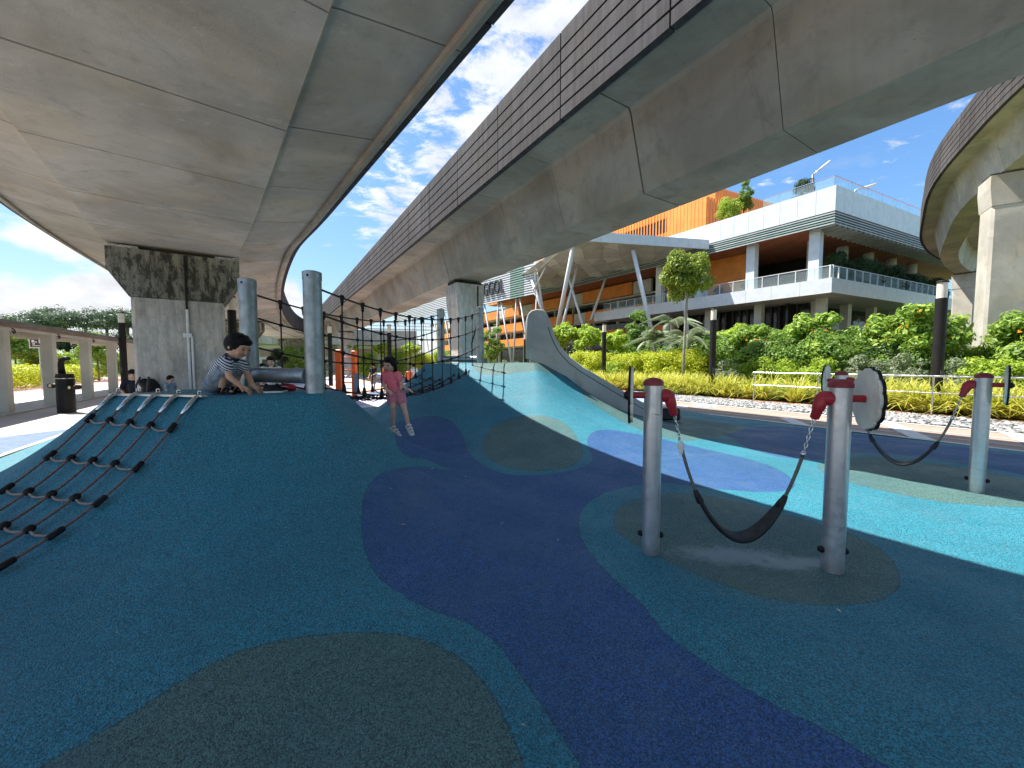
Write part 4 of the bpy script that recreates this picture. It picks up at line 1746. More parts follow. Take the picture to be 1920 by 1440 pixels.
# ------------------------------------------------------------------ people
def remeshed(name, mb, voxel, mat, parent, smooth_it=4):
    me = mb.mesh(name + '_src')
    o = bpy.data.objects.new(name, me)
    COL.objects.link(o)
    m = o.modifiers.new('r', 'REMESH')
    m.mode = 'VOXEL'
    m.voxel_size = voxel
    s = o.modifiers.new('s', 'SMOOTH')
    s.factor = 0.5
    s.iterations = smooth_it
    dg = bpy.context.evaluated_depsgraph_get()
    ev = o.evaluated_get(dg)
    me2 = bpy.data.meshes.new_from_object(ev)
    bpy.data.objects.remove(o)
    bpy.data.meshes.remove(me)
    me2.polygons.foreach_set('use_smooth', [True] * len(me2.polygons))
    ob = bpy.data.objects.new(name, me2)
    COL.objects.link(ob)
    me2.materials.clear()
    me2.materials.append(mat)
    ob.parent = parent
    return ob


def hand(mb, wrist, dirv, palmn, L=0.13, curl=0.5, thumb=1):
    """palm and five bent fingers; L is the hand's length"""
    d = Vector(dirv).normalized()
    n = Vector(palmn)
    n = (n - d * n.dot(d)).normalized()
    s = d.cross(n) * thumb
    w = L * 0.22
    mb.capsule(wrist, wrist + d * L * 0.42, L * 0.17, L * 0.17)
    for off in (-0.75, 0.0, 0.75):
        mb.capsule(wrist + d * L * 0.12 + s * w * off * 0.7, wrist + d * L * 0.46 + s * w * off, L * 0.10, L * 0.10)
    for i, (off, ln) in enumerate(((1.05, 0.43), (0.38, 0.50), (-0.32, 0.46), (-1.0, 0.36))):
        k0 = wrist + d * L * 0.46 + s * w * off
        d1 = (d + n * curl * 0.6).normalized()
        k1 = k0 + d1 * L * ln * 0.5
        d2 = (d + n * curl * 1.6).normalized()
        k2 = k1 + d2 * L * ln * 0.5
        mb.capsule(k0, k1, L * 0.066, L * 0.06, 8)
        mb.capsule(k1, k2, L * 0.06, L * 0.05, 8)
    k0 = wrist + d * L * 0.14 + s * w * 1.1
    k1 = k0 + (d * 0.7 + s * 0.8 + n * 0.2).normalized() * L * 0.22
    k2 = k1 + (d * 0.9 + s * 0.25 + n * 0.4).normalized() * L * 0.2
    mb.capsule(k0, k1, L * 0.085, L * 0.07, 8)
    mb.capsule(k1, k2, L * 0.07, L * 0.055, 8)


def head(root, body, c, fw, R, hairmat, long_hair=False, up=Vector((0, 0, 1))):
    """head mass goes into the body mesh; hair, eyes and mouth are children"""
    fw = Vector(fw).normalized()
    up = (up - fw * up.dot(fw)).normalized()
    sd = fw.cross(up)
    MM = Matrix((sd, fw, up)).transposed()
    body.ellipsoid(c, (R * 0.78, R * 0.92, R), MM, 16, 12)
    body.ellipsoid(c - up * R * 0.50 + fw * R * 0.28, (R * 0.52, R * 0.52, R * 0.48), MM, 14, 10)
    body.ellipsoid(c + fw * R * 0.90 - up * R * 0.20, (R * 0.11, R * 0.15, R * 0.17), MM, 8, 6)
    for s in (-1, 1):
        body.ellipsoid(c + sd * s * R * 0.78 - up * R * 0.12 - fw * R * 0.05, (R * 0.10, R * 0.16, R * 0.24), MM, 10, 8)
        body.ellipsoid(c + sd * s * R * 0.38 + fw * R * 0.66 - up * R * 0.34, (R * 0.24, R * 0.2, R * 0.22), MM, 8, 6)
    h = MB()
    h.ellipsoid(c + up * R * 0.14 - fw * R * 0.16, (R * 0.92, R * 0.98, R * 0.98), MM, 18, 12)
    h.ellipsoid(c + up * R * 0.62 + fw * R * 0.42, (R * 0.68, R * 0.50, R * 0.34), MM, 14, 10)
    rr = random.Random(5)
    for i in range(26):
        a = rr.uniform(0, 6.28)
        b = rr.uniform(0.3, 1.2)
        q = c + up * R * (0.1 + math.cos(b) * 0.95) + (sd * math.cos(a) * 0.85 + fw * math.sin(a) * 0.85 - fw * 0.15) * R * math.sin(b)
        if (q - c).dot(fw) > R * 0.55 and (q - c).dot(up) < R * 0.35:
            continue
        h.ellipsoid(q, (R * 0.2, R * 0.2, R * 0.16), MM, 8, 6)
    if long_hair:
        for s in (-1, 1):
            h.capsule(c + sd * s * R * 0.74 + up * R * 0.1 - fw * 0.1 * R, c + sd * s * R * 0.76 - up * R * 0.95 - fw * R * 0.2, R * 0.26, R * 0.2)
        h.ellipsoid(c - up * R * 0.55 - fw * R * 0.5, (R * 0.74, R * 0.45, R * 0.72), MM, 14, 10)
    return h, (MM, sd, up, fw)


def face(root, c, fr, R):
    MM, sd, up, fw = fr
    for s in (-1, 1):
        mb = MB()
        mb.ellipsoid(c + sd * s * R * 0.32 + fw * R * 0.83 + up * R * 0.02, (R * 0.12, R * 0.06, R * 0.065), MM, 10, 8)
        o = mb.build('eye', M['eye'], None, smooth=True)
        o.parent = root
        mb = MB()
        mb.ellipsoid(c + sd * s * R * 0.33 + fw * R * 0.82 + up * R * 0.21, (R * 0.17, R * 0.06, R * 0.025), MM, 10, 8)
        o = mb.build('eyebrow', M['hair'], None, smooth=True)
        o.parent = root
    mb = MB()
    mb.ellipsoid(c + fw * R * 0.80 - up * R * 0.54, (R * 0.2, R * 0.06, R * 0.045), MM, 10, 8)
    o = mb.build('mouth', M['lip'], None, smooth=True)
    o.parent = root


def person(label, loc, rotz, J, cloth, scale=1.0, skin='skin', hairm='hair', vox=0.009, long_hair=False, shoe=None, group=None):
    """J: joints in local metres, x to the person's front, y to the person's left"""
    t = thing('person', label, 'person', loc, group)
    t.rotation_euler = (0, 0, rotz)
    t.scale = (scale,) * 3
    V = {k: Vector(v) for k, v in J.items() if not k.startswith('_')}
    k = J.get('_k', 1.0)
    bd = MB()
    R = J.get('_head', 0.115)
    hr, fr = head(t, bd, V['head'], J.get('_face', (1, 0, 0)), R, None, long_hair, Vector(J.get('_up', (0, 0, 1))))
    bd.capsule(V['neck'], V['head'] - fr[2] * R * 0.5, 0.042 * k, 0.040 * k)
    bd.capsule(V['pelvis'], V['chest'], 0.085 * k, 0.09 * k)
    bd.capsule(V['chest'], V['neck'], 0.075 * k, 0.045 * k)
    for s in ('l', 'r'):
        bd.capsule(V['chest'].lerp(V['neck'], 0.4), V['sh_' + s], 0.055 * k, 0.045 * k)
        bd.capsule(V['sh_' + s], V['el_' + s], 0.042 * k, 0.033 * k)
        bd.capsule(V['el_' + s], V['wr_' + s], 0.034 * k, 0.023 * k)
        hd = J.get('_hand_' + s, V['wr_' + s] - V['el_' + s])
        hn = J.get('_palm_' + s, (0.2, 0.0, -1))
        hand(bd, V['wr_' + s], hd, hn, 0.155 * k, 0.5, 1 if s == 'l' else -1)
        bd.capsule(V['pelvis'], V['hip_' + s], 0.085 * k, 0.08 * k)
        bd.capsule(V['hip_' + s], V['kn_' + s], 0.075 * k, 0.05 * k)
        cm = V['kn_' + s].lerp(V['an_' + s], 0.35)
        bd.capsule(V['kn_' + s], cm, 0.046 * k, 0.047 * k)
        bd.capsule(cm, V['an_' + s], 0.046 * k, 0.029 * k)
        bd.capsule(V['an_' + s] - Vector((0, 0, 0.012)) * k, V['to_' + s], 0.033 * k, 0.024 * k)
    remeshed('body', bd, vox, M[skin], t)
    remeshed('hair', hr, vox * 1.2, M[hairm], t, 2)
    face(t, V['head'], fr, R)
    # clothes: slightly larger shells over the same joints
    sh = MB()
    sh.capsule(V['pelvis'].lerp(V['chest'], 0.22), V['chest'], 0.117 * k, 0.110 * k)
    sh.capsule(V['chest'], V['neck'].lerp(V['chest'], 0.25), 0.092 * k, 0.062 * k)
    for s in ('l', 'r'):
        sh.capsule(V['chest'].lerp(V['neck'], 0.4), V['sh_' + s], 0.068 * k, 0.060 * k)
        sh.capsule(V['sh_' + s], V['sh_' + s].lerp(V['el_' + s], cloth.get('sleeve', 0.5)), 0.060 * k, 0.062 * k)
    remeshed('shirt', sh, vox * 1.15, M[cloth['shirt']], t, 3)
    so = MB()
    so.capsule(V['pelvis'], V['pelvis'].lerp(V['chest'], 0.15), 0.108 * k, 0.100 * k)
    for s in ('l', 'r'):
        so.capsule(V['pelvis'], V['hip_' + s], 0.104 * k, 0.100 * k)
        e = V['hip_' + s].lerp(V['kn_' + s], cloth.get('short', 0.75))
        so.capsule(V['hip_' + s], e, 0.098 * k, 0.082 * k)
        if cloth.get('long'):
            so.capsule(V['hip_' + s], V['kn_' + s], 0.09 * k, 0.066 * k)
            so.capsule(V['kn_' + s], V['an_' + s], 0.066 * k, 0.05 * k)
    remeshed('shorts' if not cloth.get('long') else 'trousers', so, vox * 1.15, M[cloth['pants']], t, 3)
    if cloth.get('collar'):
        mb = MB()
        n0 = V['neck'].lerp(V['chest'], 0.14)
        d = (V['head'] - V['chest']).normalized()
        a = d.orthogonal().normalized()
        b = d.cross(a)
        mb.tube([n0 + (a * math.cos(q) + b * math.sin(q)) * 0.060 * k for q in np.linspace(0, 6.2832, 17)], 0.018 * k, 8, cap=False)
        remeshed('collar', mb, vox, M[cloth['collar']], t, 2)
    if shoe:
        for s in ('l', 'r'):
            an, to = V['an_' + s], V['to_' + s]
            d = (to - an)
            dz = Vector((d.x, d.y, d.z * 0.9)).normalized()
            mb = MB()
            sole0 = an - dz * 0.04 * k - Vector((0, 0, 0.048)) * k
            sole1 = to + dz * 0.012 * k - Vector((0, 0, 0.018)) * k
            mb.capsule(sole0, sole1, 0.028 * k, 0.026 * k)
            for off in (-0.022, 0.022):
                side = dz.cross(Vector((0, 0, 1))).normalized() * off * k
                mb.capsule(sole0 + side, sole1 + side, 0.026 * k, 0.024 * k)
            o1 = remeshed('sandal', mb, vox, M[shoe], t, 2)
            for f, rr in ((0.45, 0.040), (0.80, 0.033), (0.02, 0.040)):
                c = an.lerp(to, f) - Vector((0, 0, 0.012)) * k
                a = dz.cross(Vector((0, 0, 1))).normalized()
                b = a.cross(dz)
                mb = MB()
                mb.tube([c + (a * math.cos(q) + b * math.sin(q)) * rr * k for q in np.linspace(0, 6.2832, 15)], [0.015 * k] * 15, 6, cap=False)
                st = mb.build('strap', M[shoe], None, smooth=True)
                st.parent = o1
    return t


# child crouching on the near mound (profile, facing right)
def boyj(px, py, lat):
    return ((px - 400) * 0.000724, lat, (1225 - py) * 0.000724)


JB = {
    'head': boyj(640, 405, 0.0), 'neck': boyj(545, 575, 0.0), 'chest': boyj(440, 720, 0.0), 'pelvis': boyj(262, 1000, 0.0),
    'sh_r': boyj(535, 690, -0.115), 'el_r': boyj(625, 930, -0.15), 'wr_r': boyj(790, 1095, -0.12),
    'sh_l': boyj(560, 700, 0.115), 'el_l': boyj(660, 900, 0.14), 'wr_l': boyj(830, 1090, 0.05),
    'hip_r': boyj(250, 1060, -0.065), 'kn_r': boyj(500, 800, -0.115), 'an_r': boyj(430, 1150, -0.10), 'to_r': boyj(600, 1188, -0.11),
    'hip_l': boyj(250, 1060, 0.065), 'kn_l': boyj(510, 810, 0.115), 'an_l': boyj(440, 1150, 0.10), 'to_l': boyj(610, 1188, 0.11),
    '_face': (0.86, -0.10, -0.42), '_head': 0.146, '_k': 1.12, '_up': (0.42, 0, 0.86), '_hand_r': (0.85, 0.1, -0.5), '_hand_l': (0.85, -0.1, -0.5),
}
bq = PS(412, 741)
bx, by = bq[0] + 0.02, 4.62
bx = (422 - 960) / FPX * by
person('crouching child in a black-and-white striped shirt and grey shorts on the near mound', (bx, by, gz(bx, by)), 0.0, JB,
       {'shirt': 'stripe', 'pants': 'denim', 'sleeve': 0.38, 'short': 0.80, 'collar': 'navycloth'}, 0.96, 'skin', 'hair', 0.0075, shoe='black')

# child in pink seated on the edge of the rope bridge (x = right in view, y = away)
s = 0.001066


def gj(px, py, dep):
    # local x = person's front = towards the camera, local y = person's left = right in the view
    return (-dep, (px - 545) * s, (770 - py) * s)


JG = {
    'head': gj(462, 292, -0.02), 'neck': gj(468, 410, 0.02), 'chest': gj(470, 520, 0.04), 'pelvis': gj(520, 735, 0.03),
    'sh_r': gj(372, 440, 0.02), 'el_r': gj(362, 585, -0.04), 'wr_r': gj(462, 668, -0.16),
    'sh_l': gj(562, 440, 0.02), 'el_l': gj(615, 580, 0.0), 'wr_l': gj(715, 655, -0.08),
    'hip_r': gj(478, 745, -0.02), 'kn_r': gj(566, 915, -0.22), 'an_r': gj(545, 1205, -0.20), 'to_r': gj(645, 1295, -0.26),
    'hip_l': gj(600, 745, -0.02), 'kn_l': gj(722, 925, -0.24), 'an_l': gj(790, 1165, -0.27), 'to_l': gj(852, 1262, -0.34),
    '_face': (0.93, -0.30, -0.22), '_head': 0.113, '_k': 0.92, '_up': (0.2, 0, 0.95), '_hand_r': (0.5, 0.7, -0.3), '_hand_l': (0.3, 0.9, -0.2),
}
gt = 0.285
gp_ = A.lerp(B, gt)
seat = P(740 + 3, 743, gp_.y - 0.03)
person('child in pink top and pink shorts sitting on the edge of the rope bridge', tuple(seat), -math.pi / 2, JG,
       {'shirt': 'pink', 'pants': 'pinkdusk', 'sleeve': 0.55, 'short': 0.62}, 1.0, 'skin2', 'hair2', 0.0075, True, 'white')

STAND = {
    'head': (0.02, 0, 1.60), 'neck': (0, 0, 1.44), 'chest': (0, 0, 1.22), 'pelvis': (0, 0, 0.93),
    'sh_r': (0, -0.19, 1.39), 'el_r': (0.03, -0.24, 1.12), 'wr_r': (0.16, -0.20, 0.92),
    'sh_l': (0, 0.19, 1.39), 'el_l': (0.06, 0.24, 1.13), 'wr_l': (0.20, 0.16, 1.05),
    'hip_r': (0, -0.09, 0.88), 'kn_r': (0.03, -0.10, 0.48), 'an_r': (0, -0.10, 0.08), 'to_r': (0.16, -0.12, 0.03),
    'hip_l': (0, 0.09, 0.88), 'kn_l': (0.03, 0.10, 0.48), 'an_l': (0.02, 0.10, 0.08), 'to_l': (0.18, 0.12, 0.03),
    '_face': (0.95, 0.0, -0.25), '_head': 0.12, '_k': 1.15,
}
SIT = {
    'head': (0.08, 0, 1.24), 'neck': (0.04, 0, 1.08), 'chest': (0, 0, 0.86), 'pelvis': (-0.02, 0, 0.56),
    'sh_r': (0.02, -0.19, 1.03), 'el_r': (0.12, -0.24, 0.78), 'wr_r': (0.34, -0.14, 0.68),
    'sh_l': (0.02, 0.19, 1.03), 'el_l': (0.12, 0.24, 0.78), 'wr_l': (0.34, 0.12, 0.68),
    'hip_r': (0.02, -0.09, 0.54), 'kn_r': (0.44, -0.12, 0.52), 'an_r': (0.46, -0.12, 0.09), 'to_r': (0.62, -0.13, 0.04),
    'hip_l': (0.02, 0.09, 0.54), 'kn_l': (0.44, 0.12, 0.52), 'an_l': (0.44, 0.12, 0.09), 'to_l': (0.60, 0.13, 0.04),
    '_face': (0.9, 0.0, -0.4), '_head': 0.12, '_k': 1.12,
}


def at_px(px, Y, z=0.0):
    return ((px - 960) / FPX * Y, Y, z)


person('small child in a pale blue top standing at the foot of the stained pier', at_px(318, 10.9, -0.03), 0.1, STAND,
       {'shirt': 'bluecloth', 'pants': 'khaki', 'sleeve': 0.5}, 0.735, 'skin2', 'hair', 0.012)
person('person with dark top sitting beside the black lamp pole and the bags', at_px(250, 11.7, -0.03), -1.0, SIT,
       {'shirt': 'navycloth', 'pants': 'khaki', 'sleeve': 0.9}, 1.04, 'skin2', 'hair', 0.013)
person('adult in a white top behind the fat steel pipe', at_px(509, 11.2, -0.03), -1.2, STAND,
       {'shirt': 'whitecloth', 'pants': 'navycloth', 'sleeve': 0.35, 'long': True}, 1.05, 'skin2', 'hair2', 0.013)
person('shorter dark-haired person left of the adult behind the steel pipe', at_px(493, 12.0, -0.03), -1.4, STAND,
       {'shirt': 'pinkdusk', 'pants': 'khaki', 'sleeve': 0.5}, 0.93, 'skin2', 'hair', 0.013)
person('distant person in dark clothes seen through the rope bridge', at_px(700, 21.0, -0.03), -2.0, STAND,
       {'shirt': 'navycloth', 'pants': 'khaki', 'sleeve': 0.5}, 0.92, 'skin2', 'hair', 0.016)
person('distant person in white seen through the bridge net right of the seated child', at_px(776, 23.0, -0.03), 2.0, STAND,
       {'shirt': 'whitecloth', 'pants': 'denim', 'sleeve': 0.5}, 0.9, 'skin2', 'hair', 0.016)

# things lying about on the near mound
mz = gz(-2.9, 4.72)


def bag():
    c = Vector((at_px(536, 4.86)[0], 4.86, gz(at_px(536, 4.86)[0], 4.86)))
    t = thing('pouch', 'crumpled red pouch lying on the near mound under the pipe', 'bag', tuple(c))
    mb = MB()
    mb.ellipsoid(c + Vector((0, 0, 0.045)), (0.11, 0.07, 0.055), None, 14, 8)
    mb.ellipsoid(c + Vector((0.06, 0.01, 0.04)), (0.06, 0.05, 0.05), None, 12, 8)
    o = remeshed('pouch_body', mb, 0.01, M['red'], t, 2)
    o.matrix_parent_inverse = Matrix.Translation(-c)
    mb = MB()
    mb.tube([c + Vector((x, -0.062 + 0.2 * x * x, 0.06)) for x in np.linspace(-0.08, 0.06, 6)], 0.006, 6)
    mb.build('zip', M['steel'], t, smooth=True)


bag()


def shoes(px, Y, k, lab):
    c = Vector((at_px(px, Y)[0], Y, 0))
    c.z = gz(c.x, c.y)
    t = thing('shoe', lab, 'shoe', tuple(c))
    mb = MB()
    d = Vector((0.95, 0.3 * k, 0))
    mb.capsule(c + Vector((0, 0, 0.03)), c + d * 0.14 + Vector((0, 0, 0.028)), 0.042, 0.034)
    mb.capsule(c + Vector((-0.01, 0, 0.05)), c + d * 0.05 + Vector((0, 0, 0.06)), 0.038, 0.032)
    o = remeshed('upper', mb, 0.008, M['black'], t, 2)
    o.matrix_parent_inverse = Matrix.Translation(-c)
    mb = MB()
    mb.capsule(c + Vector((0, 0, 0.010)), c + d * 0.145 + Vector((0, 0, 0.010)), 0.045, 0.037)
    for i, v in enumerate(mb.v):
        mb.v[i] = (v[0], v[1], c.z + max(0.0, min(0.022, v[2] - c.z)))
    mb.build('sole', M['white'], t)


shoes(500, 4.62, 1, 'black shoe with white sole lying in front of the crouching child')
shoes(515, 4.80, -1, 'second black shoe, farther along toward the red pouch')

# ------------------------------------------------------------------ lamp poles, rail, fountain, walkway
def lamp(px, Y, label, h=4.2):
    x, y, _ = at_px(px, Y)
    t = thing('lamp_pole', label, 'lamp', (x, y, 0), 'black lamp poles with frosted heads')
    mb = MB()
    mb.lathe([(0.145, -0.05), (0.145, h - 0.55)], (x, y, 0), 20)
    mb.build('pole', M['pole'], t, angle=40)
    mb = MB()
    mb.lathe([(0.125, h - 0.55), (0.125, h - 0.06)], (x, y, 0), 20)
    mb.build('lamp_head', M['lampglass'], t, angle=40)
    mb = MB()
    mb.lathe([(0.148, h - 0.062), (0.148, h - 0.02), (0.13, h)], (x, y, 0), 20)
    mb.build('lamp_cap', M['pole'], t, angle=40)
    mb = MB()
    mb.box((x, y - 0.147, 1.25), (0.12, 0.012, 0.22))
    mb.build('hatch', M['darkgrey'], t)


lamp(233, 20.0, 'black lamp pole left of the stained pier')
lamp(439, 15.2, 'black lamp pole between the stained pier and the near bridge posts')
lamp(1132, 26.0, 'black lamp pole right of the grey slide among yellow bushes')
lamp(1335, 18.7, 'black lamp pole right of the round-crowned tree')
lamp(1757, 12.4, 'large black lamp pole behind the steel rail at the right')
lamp(620, 27.0, 'black lamp pole behind the rope bridge, left of the orange climber')
lamp(985, 34.0, 'small black lamp pole just left of the upright end of the slide')
lamp(731, 26.5, 'black lamp pole seen through the bridge net above the pink child')


def rail():
    t = thing('hand_rail', 'stainless steel double hand rail along the pebble strip', 'railing', UV(16.95, 0))
    us = 16.98
    vs = [8.2, 6.0, 3.1, 0.2, -2.7, -5.6]
    mb = MB()
    for v in vs:
        mb = MB()
        mb.tube([UV(us, v, -0.02), UV(us, v, 1.17)], 0.026, 12)
        mb.build('rail_post', M['steel'], t, angle=40)
    for z in (1.19, 0.68):
        mb = MB()
        mb.tube([UV(us, 8.23, z), UV(us, -7.0, z)], 0.03 if z > 1 else 0.022, 12)
        mb.build('rail_bar', M['steel'], t, angle=40)


rail()


def fountain():
    x, y, _ = at_px(121, 12.5)
    t = thing('bottle_filler', 'black drinking fountain bollard with side bowls by the covered walkway', 'fountain', (x, y, 0))
    mb = MB()
    mb.lathe([(0.215, -0.03), (0.215, 1.16), (0.20, 1.20), (0.205, 1.24)], (x, y, 0), 26)
    mb.build('bollard', M['pole'], t, angle=40)
    mb = MB()
    mb.lathe([(0.219, 1.08), (0.219, 1.10)], (x, y, 0), 26)
    mb.build('trim_ring', M['steel'], t, angle=40)
    mb = MB()
    mb.tube([(x - 0.08, y, 1.2), (x - 0.10, y, 1.55), (x - 0.06, y, 1.70), (x + 0.06, y, 1.74), (x + 0.17, y, 1.73)], [0.09, 0.075, 0.08, 0.07, 0.055], 12)
    mb.build('spout_arm', M['pole'], t, smooth=True)
    for sx, z in ((-1, 0.86), (1, 0.80)):
        mb = MB()
        cx = x + sx * 0.31
        mb.bevel_box((cx, y - 0.02, z), (0.26, 0.26, 0.15), 0.03)
        b = mb.build('bowl', M['pole'], t)
        mb = MB()
        mb.lathe([(0.05, 0), (0.05, 0.012)], (cx, y - 0.151, z + 0.0), 14, M=Matrix.Rotation(math.pi / 2, 3, 'X'))
        mb.build('push_button', M['steel'], b)


fountain()


def walkway():
    t = thing('covered_walkway', 'low grey covered walkway on square columns at the left edge', 'walkway', (-18, 16, 0))
    base = Vector((-16.05, 12.1, 0))
    d = Vector((-0.52, 0.854, 0)).normalized()
    nl = Vector((-d.y, d.x, 0))          # away, to the left
    ang = math.atan2(d.y, d.x)
    for i, s in enumerate((-6.2, -3.1, 0, 3.0, 6.3, 9.5, 12.7, 15.9, 19.1, 22.3)):
        c = base + d * s
        mb = MB()
        mb.bevel_box((c.x, c.y, 1.33), (0.32, 0.32, 2.74), 0.02, ang)
        mb.build('column', M['offwhite'], t)
        mb = MB()
        q = c - nl * 0.2 + Vector((0, 0, 2.60))
        mb.tube([q + d * 0.17 + Vector((0, 0, 0.10)), q + d * 0.3 + Vector((0, 0, 0.06)), q + d * 0.38 + Vector((0, 0, -0.02)), q + d * 0.28 + Vector((0, 0, -0.06)), q + d * 0.2 + Vector((0, 0, 0.02))], 0.018, 8)
        mb.build('pipe_bracket', M['pole'], t, smooth=True)
    s0, s1 = -8.0, 25.0
    e0 = base + d * s0
    e1 = base + d * s1

    def slab(o0, o1, z0, z1, nm, mat):
        a = [e0 - nl * o0, e1 - nl * o0, e1 + nl * o1, e0 + nl * o1]
        mb = MB()
        mb.prism([tuple(p.xy) for p in a], z0, z1)
        mb.build(nm, mat, t)
    slab(0.28, 2.1, 2.72, 2.80, 'roof_soffit', M['wood_brown'])
    slab(0.45, 2.3, 2.803, 2.90, 'roof_slab', M['roofgrey'])
    slab(0.20, -0.10, 2.64, 2.715, 'edge_beam', M['offwhite'])
    for k in range(13):
        c = base + d * (s0 + 1.2 + 2.55 * k)
        mb = MB()
        mb.box((c.x + nl.x * 0.95, c.y + nl.y * 0.95, 2.66), (0.10, 2.0, 0.11), ang)
        mb.build('cross_beam', M['offwhite'], t)
    mb = MB()
    mb.prism([tuple((base + d * a + nl * b).xy) for a, b in ((-8, -0.3), (25, -0.3), (25, 2.2), (-8, 2.2))], -0.05, 0.012)
    mb.build('step_slab', M['offwhite'], t)


walkway()


def sign():
    Y = 23.0
    x = at_px(73, Y)[0]
    t = thing('sign_board', 'brown notice sign with white pictograms and border on a thin post', 'sign', (x, Y, 0))
    mb = MB()
    mb.tube([(x + 0.1, Y + 0.03, 0), (x + 0.1, Y + 0.03, 2.5)], 0.04, 10)
    mb.build('sign_post', M['steel'], t, angle=40)
    cz = 1.6 + (680 - 643) * Y / FPX
    mb = MB()
    mb.box((x, Y, cz), (0.88, 0.04, 0.62))
    mb.build('board', M['signbrown'], t)
    mb = MB()
    for q, s_ in (((x, cz + 0.285), (0.88, 0.05)), ((x, cz - 0.285), (0.88, 0.05)), ((x - 0.415, cz), (0.05, 0.52)), ((x + 0.415, cz), (0.05, 0.52))):
        mb.box((q[0], Y - 0.024, q[1]), (s_[0], 0.006, s_[1]))
    mb.build('border', M['white'], t)
    mb = MB()
    for dx, dz, w, h in ((-0.20, 0.10, 0.16, 0.14), (-0.20, -0.05, 0.05, 0.13), (-0.12, -0.05, 0.05, 0.13), (0.18, 0.09, 0.06, 0.24), (0.02, -0.17, 0.5, 0.035), (-0.02, 0.05, 0.10, 0.06)):
        mb.box((x + dx, Y - 0.026, cz + dz), (w, 0.006, h))
    mb.build('pictogram', M['white'], t)


sign()


def bags():
    x, y, _ = at_px(282, 11.0)
    t = thing('backpack', 'large black backpack leaning by the pier foot', 'bag', (x, y, 0))
    mb = MB()
    mb.ellipsoid((x, y, 0.70), (0.26, 0.20, 0.46), None, 16, 10)
    mb.ellipsoid((x - 0.14, y - 0.06, 1.02), (0.13, 0.12, 0.14), None, 12, 8)
    mb.ellipsoid((x + 0.08, y - 0.1, 0.55), (0.26, 0.18, 0.30), None, 14, 8)
    mb.ellipsoid((x, y, 0.32), (0.34, 0.24, 0.34), None, 14, 8)
    o = remeshed('sack', mb, 0.025, M['black'], t, 3)
    o.matrix_parent_inverse = Matrix.Translation((-x, -y, 0))
    mb = MB()
    for s in (-1, 1):
        mb.tube([(x + s * 0.12, y - 0.18, 1.2), (x + s * 0.16, y - 0.28, 0.95), (x + s * 0.14, y - 0.27, 0.6)], 0.025, 8)
    mb.build('strap', M['darkgrey'], t, smooth=True)
    x, y, _ = at_px(265, 11.0)
    t = thing('tote_bag', 'white tote bag standing between the seated person and the black backpack', 'bag', (x, y, 0.4))
    mb = MB()
    mb.bevel_box((x, y, 0.78), (0.28, 0.14, 0.36), 0.03)
    mb.build('sack', M['whitecloth'], t)
    mb = MB()
    mb.tube([(x - 0.09, y, 0.95), (x - 0.08, y, 1.06), (x, y, 1.10), (x + 0.08, y, 1.06), (x + 0.09, y, 0.95)], 0.012, 6)
    mb.build('handle', M['whitecloth'], t, smooth=True)
    x, y, _ = at_px(268, 11.3)
    t = thing('stone_bench', 'low grey bench block under the bags near the pier', 'bench', (x, y, 0))
    mb = MB()
    mb.bevel_box((x, y, 0.50), (1.5, 0.5, 0.14), 0.03)
    mb.build('seat', M['conc_light'], t)
    for s in (-1, 1):
        mb = MB()
        mb.bevel_box((x + s * 0.5, y, 0.20), (0.18, 0.42, 0.46), 0.02)
        mb.build('leg', M['conc_light'], t)


bags()


def climber():
    Y = 18.5
    x = at_px(646, Y)[0]
    t = thing('play_tower', 'orange play climbing frame seen through the rope bridge', 'play equipment', (x, Y, 0))
    for dx, dy, w in ((-0.28, 0, 0.30), (0.42, 0.1, 0.22), (0.15, 0.9, 0.2)):
        mb = MB()
        mb.bevel_box((x + dx, Y + dy, 1.08), (w, 0.16, 2.3 if dx < 0 else 2.2), 0.03)
        mb.build('upright', M['orangeplay'], t)
    for i in range(6):
        mb = MB()
        z = 0.35 + i * 0.30
        mb.tube([(x - 0.2, Y, z), (x + 0.38, Y + 0.08, z)], 0.03, 8)
        mb.build('rung', M['orangeplay'] if i % 2 else M['steel'], t, smooth=True)
    x2 = at_px(668, Y)[0]
    mb = MB()
    mb.bevel_box((x2, Y, 0.62), (0.26, 0.08, 0.9), 0.03)
    mb.build('side_panel', M['bluepave'], t)
    x3 = at_px(722, 19.0)[0]
    t = thing('play_chair', 'small orange play chair left of the pink child', 'seat', (x3, 19.0, 0))
    mb = MB()
    mb.bevel_box((x3, 19.0, 0.45), (0.42, 0.40, 0.08), 0.03)
    mb.build('seat', M['orangeplay'], t)
    mb = MB()
    mb.bevel_box((x3 + 0.05, 19.16, 0.95), (0.42, 0.07, 0.86), 0.03, 0.2)
    mb.build('backrest', M['orangeplay'], t)
    mb = MB()
    mb.lathe([(0.06, -0.03), (0.06, 0.42)], (x3, 19, 0), 12)
    mb.build('leg', M['steel'], t, angle=40)
    x3 = at_px(767, 20.0)[0]
    t = thing('spring_rocker', 'small red-orange spring rocker right of the pink child', 'seat', (x3, 20.0, 0))
    mb = MB()
    mb.bevel_box((x3, 20.0, 0.85), (0.36, 0.20, 0.62), 0.05, 0.4)
    mb.build('seat', M['orangeplay'], t)
    mb = MB()
    mb.lathe([(0.08, -0.03), (0.06, 0.1), (0.08, 0.2), (0.06, 0.3), (0.08, 0.4), (0.06, 0.56)], (x3, 20, 0), 14)
    mb.build('spring', M['steel'], t, angle=40)


climber()


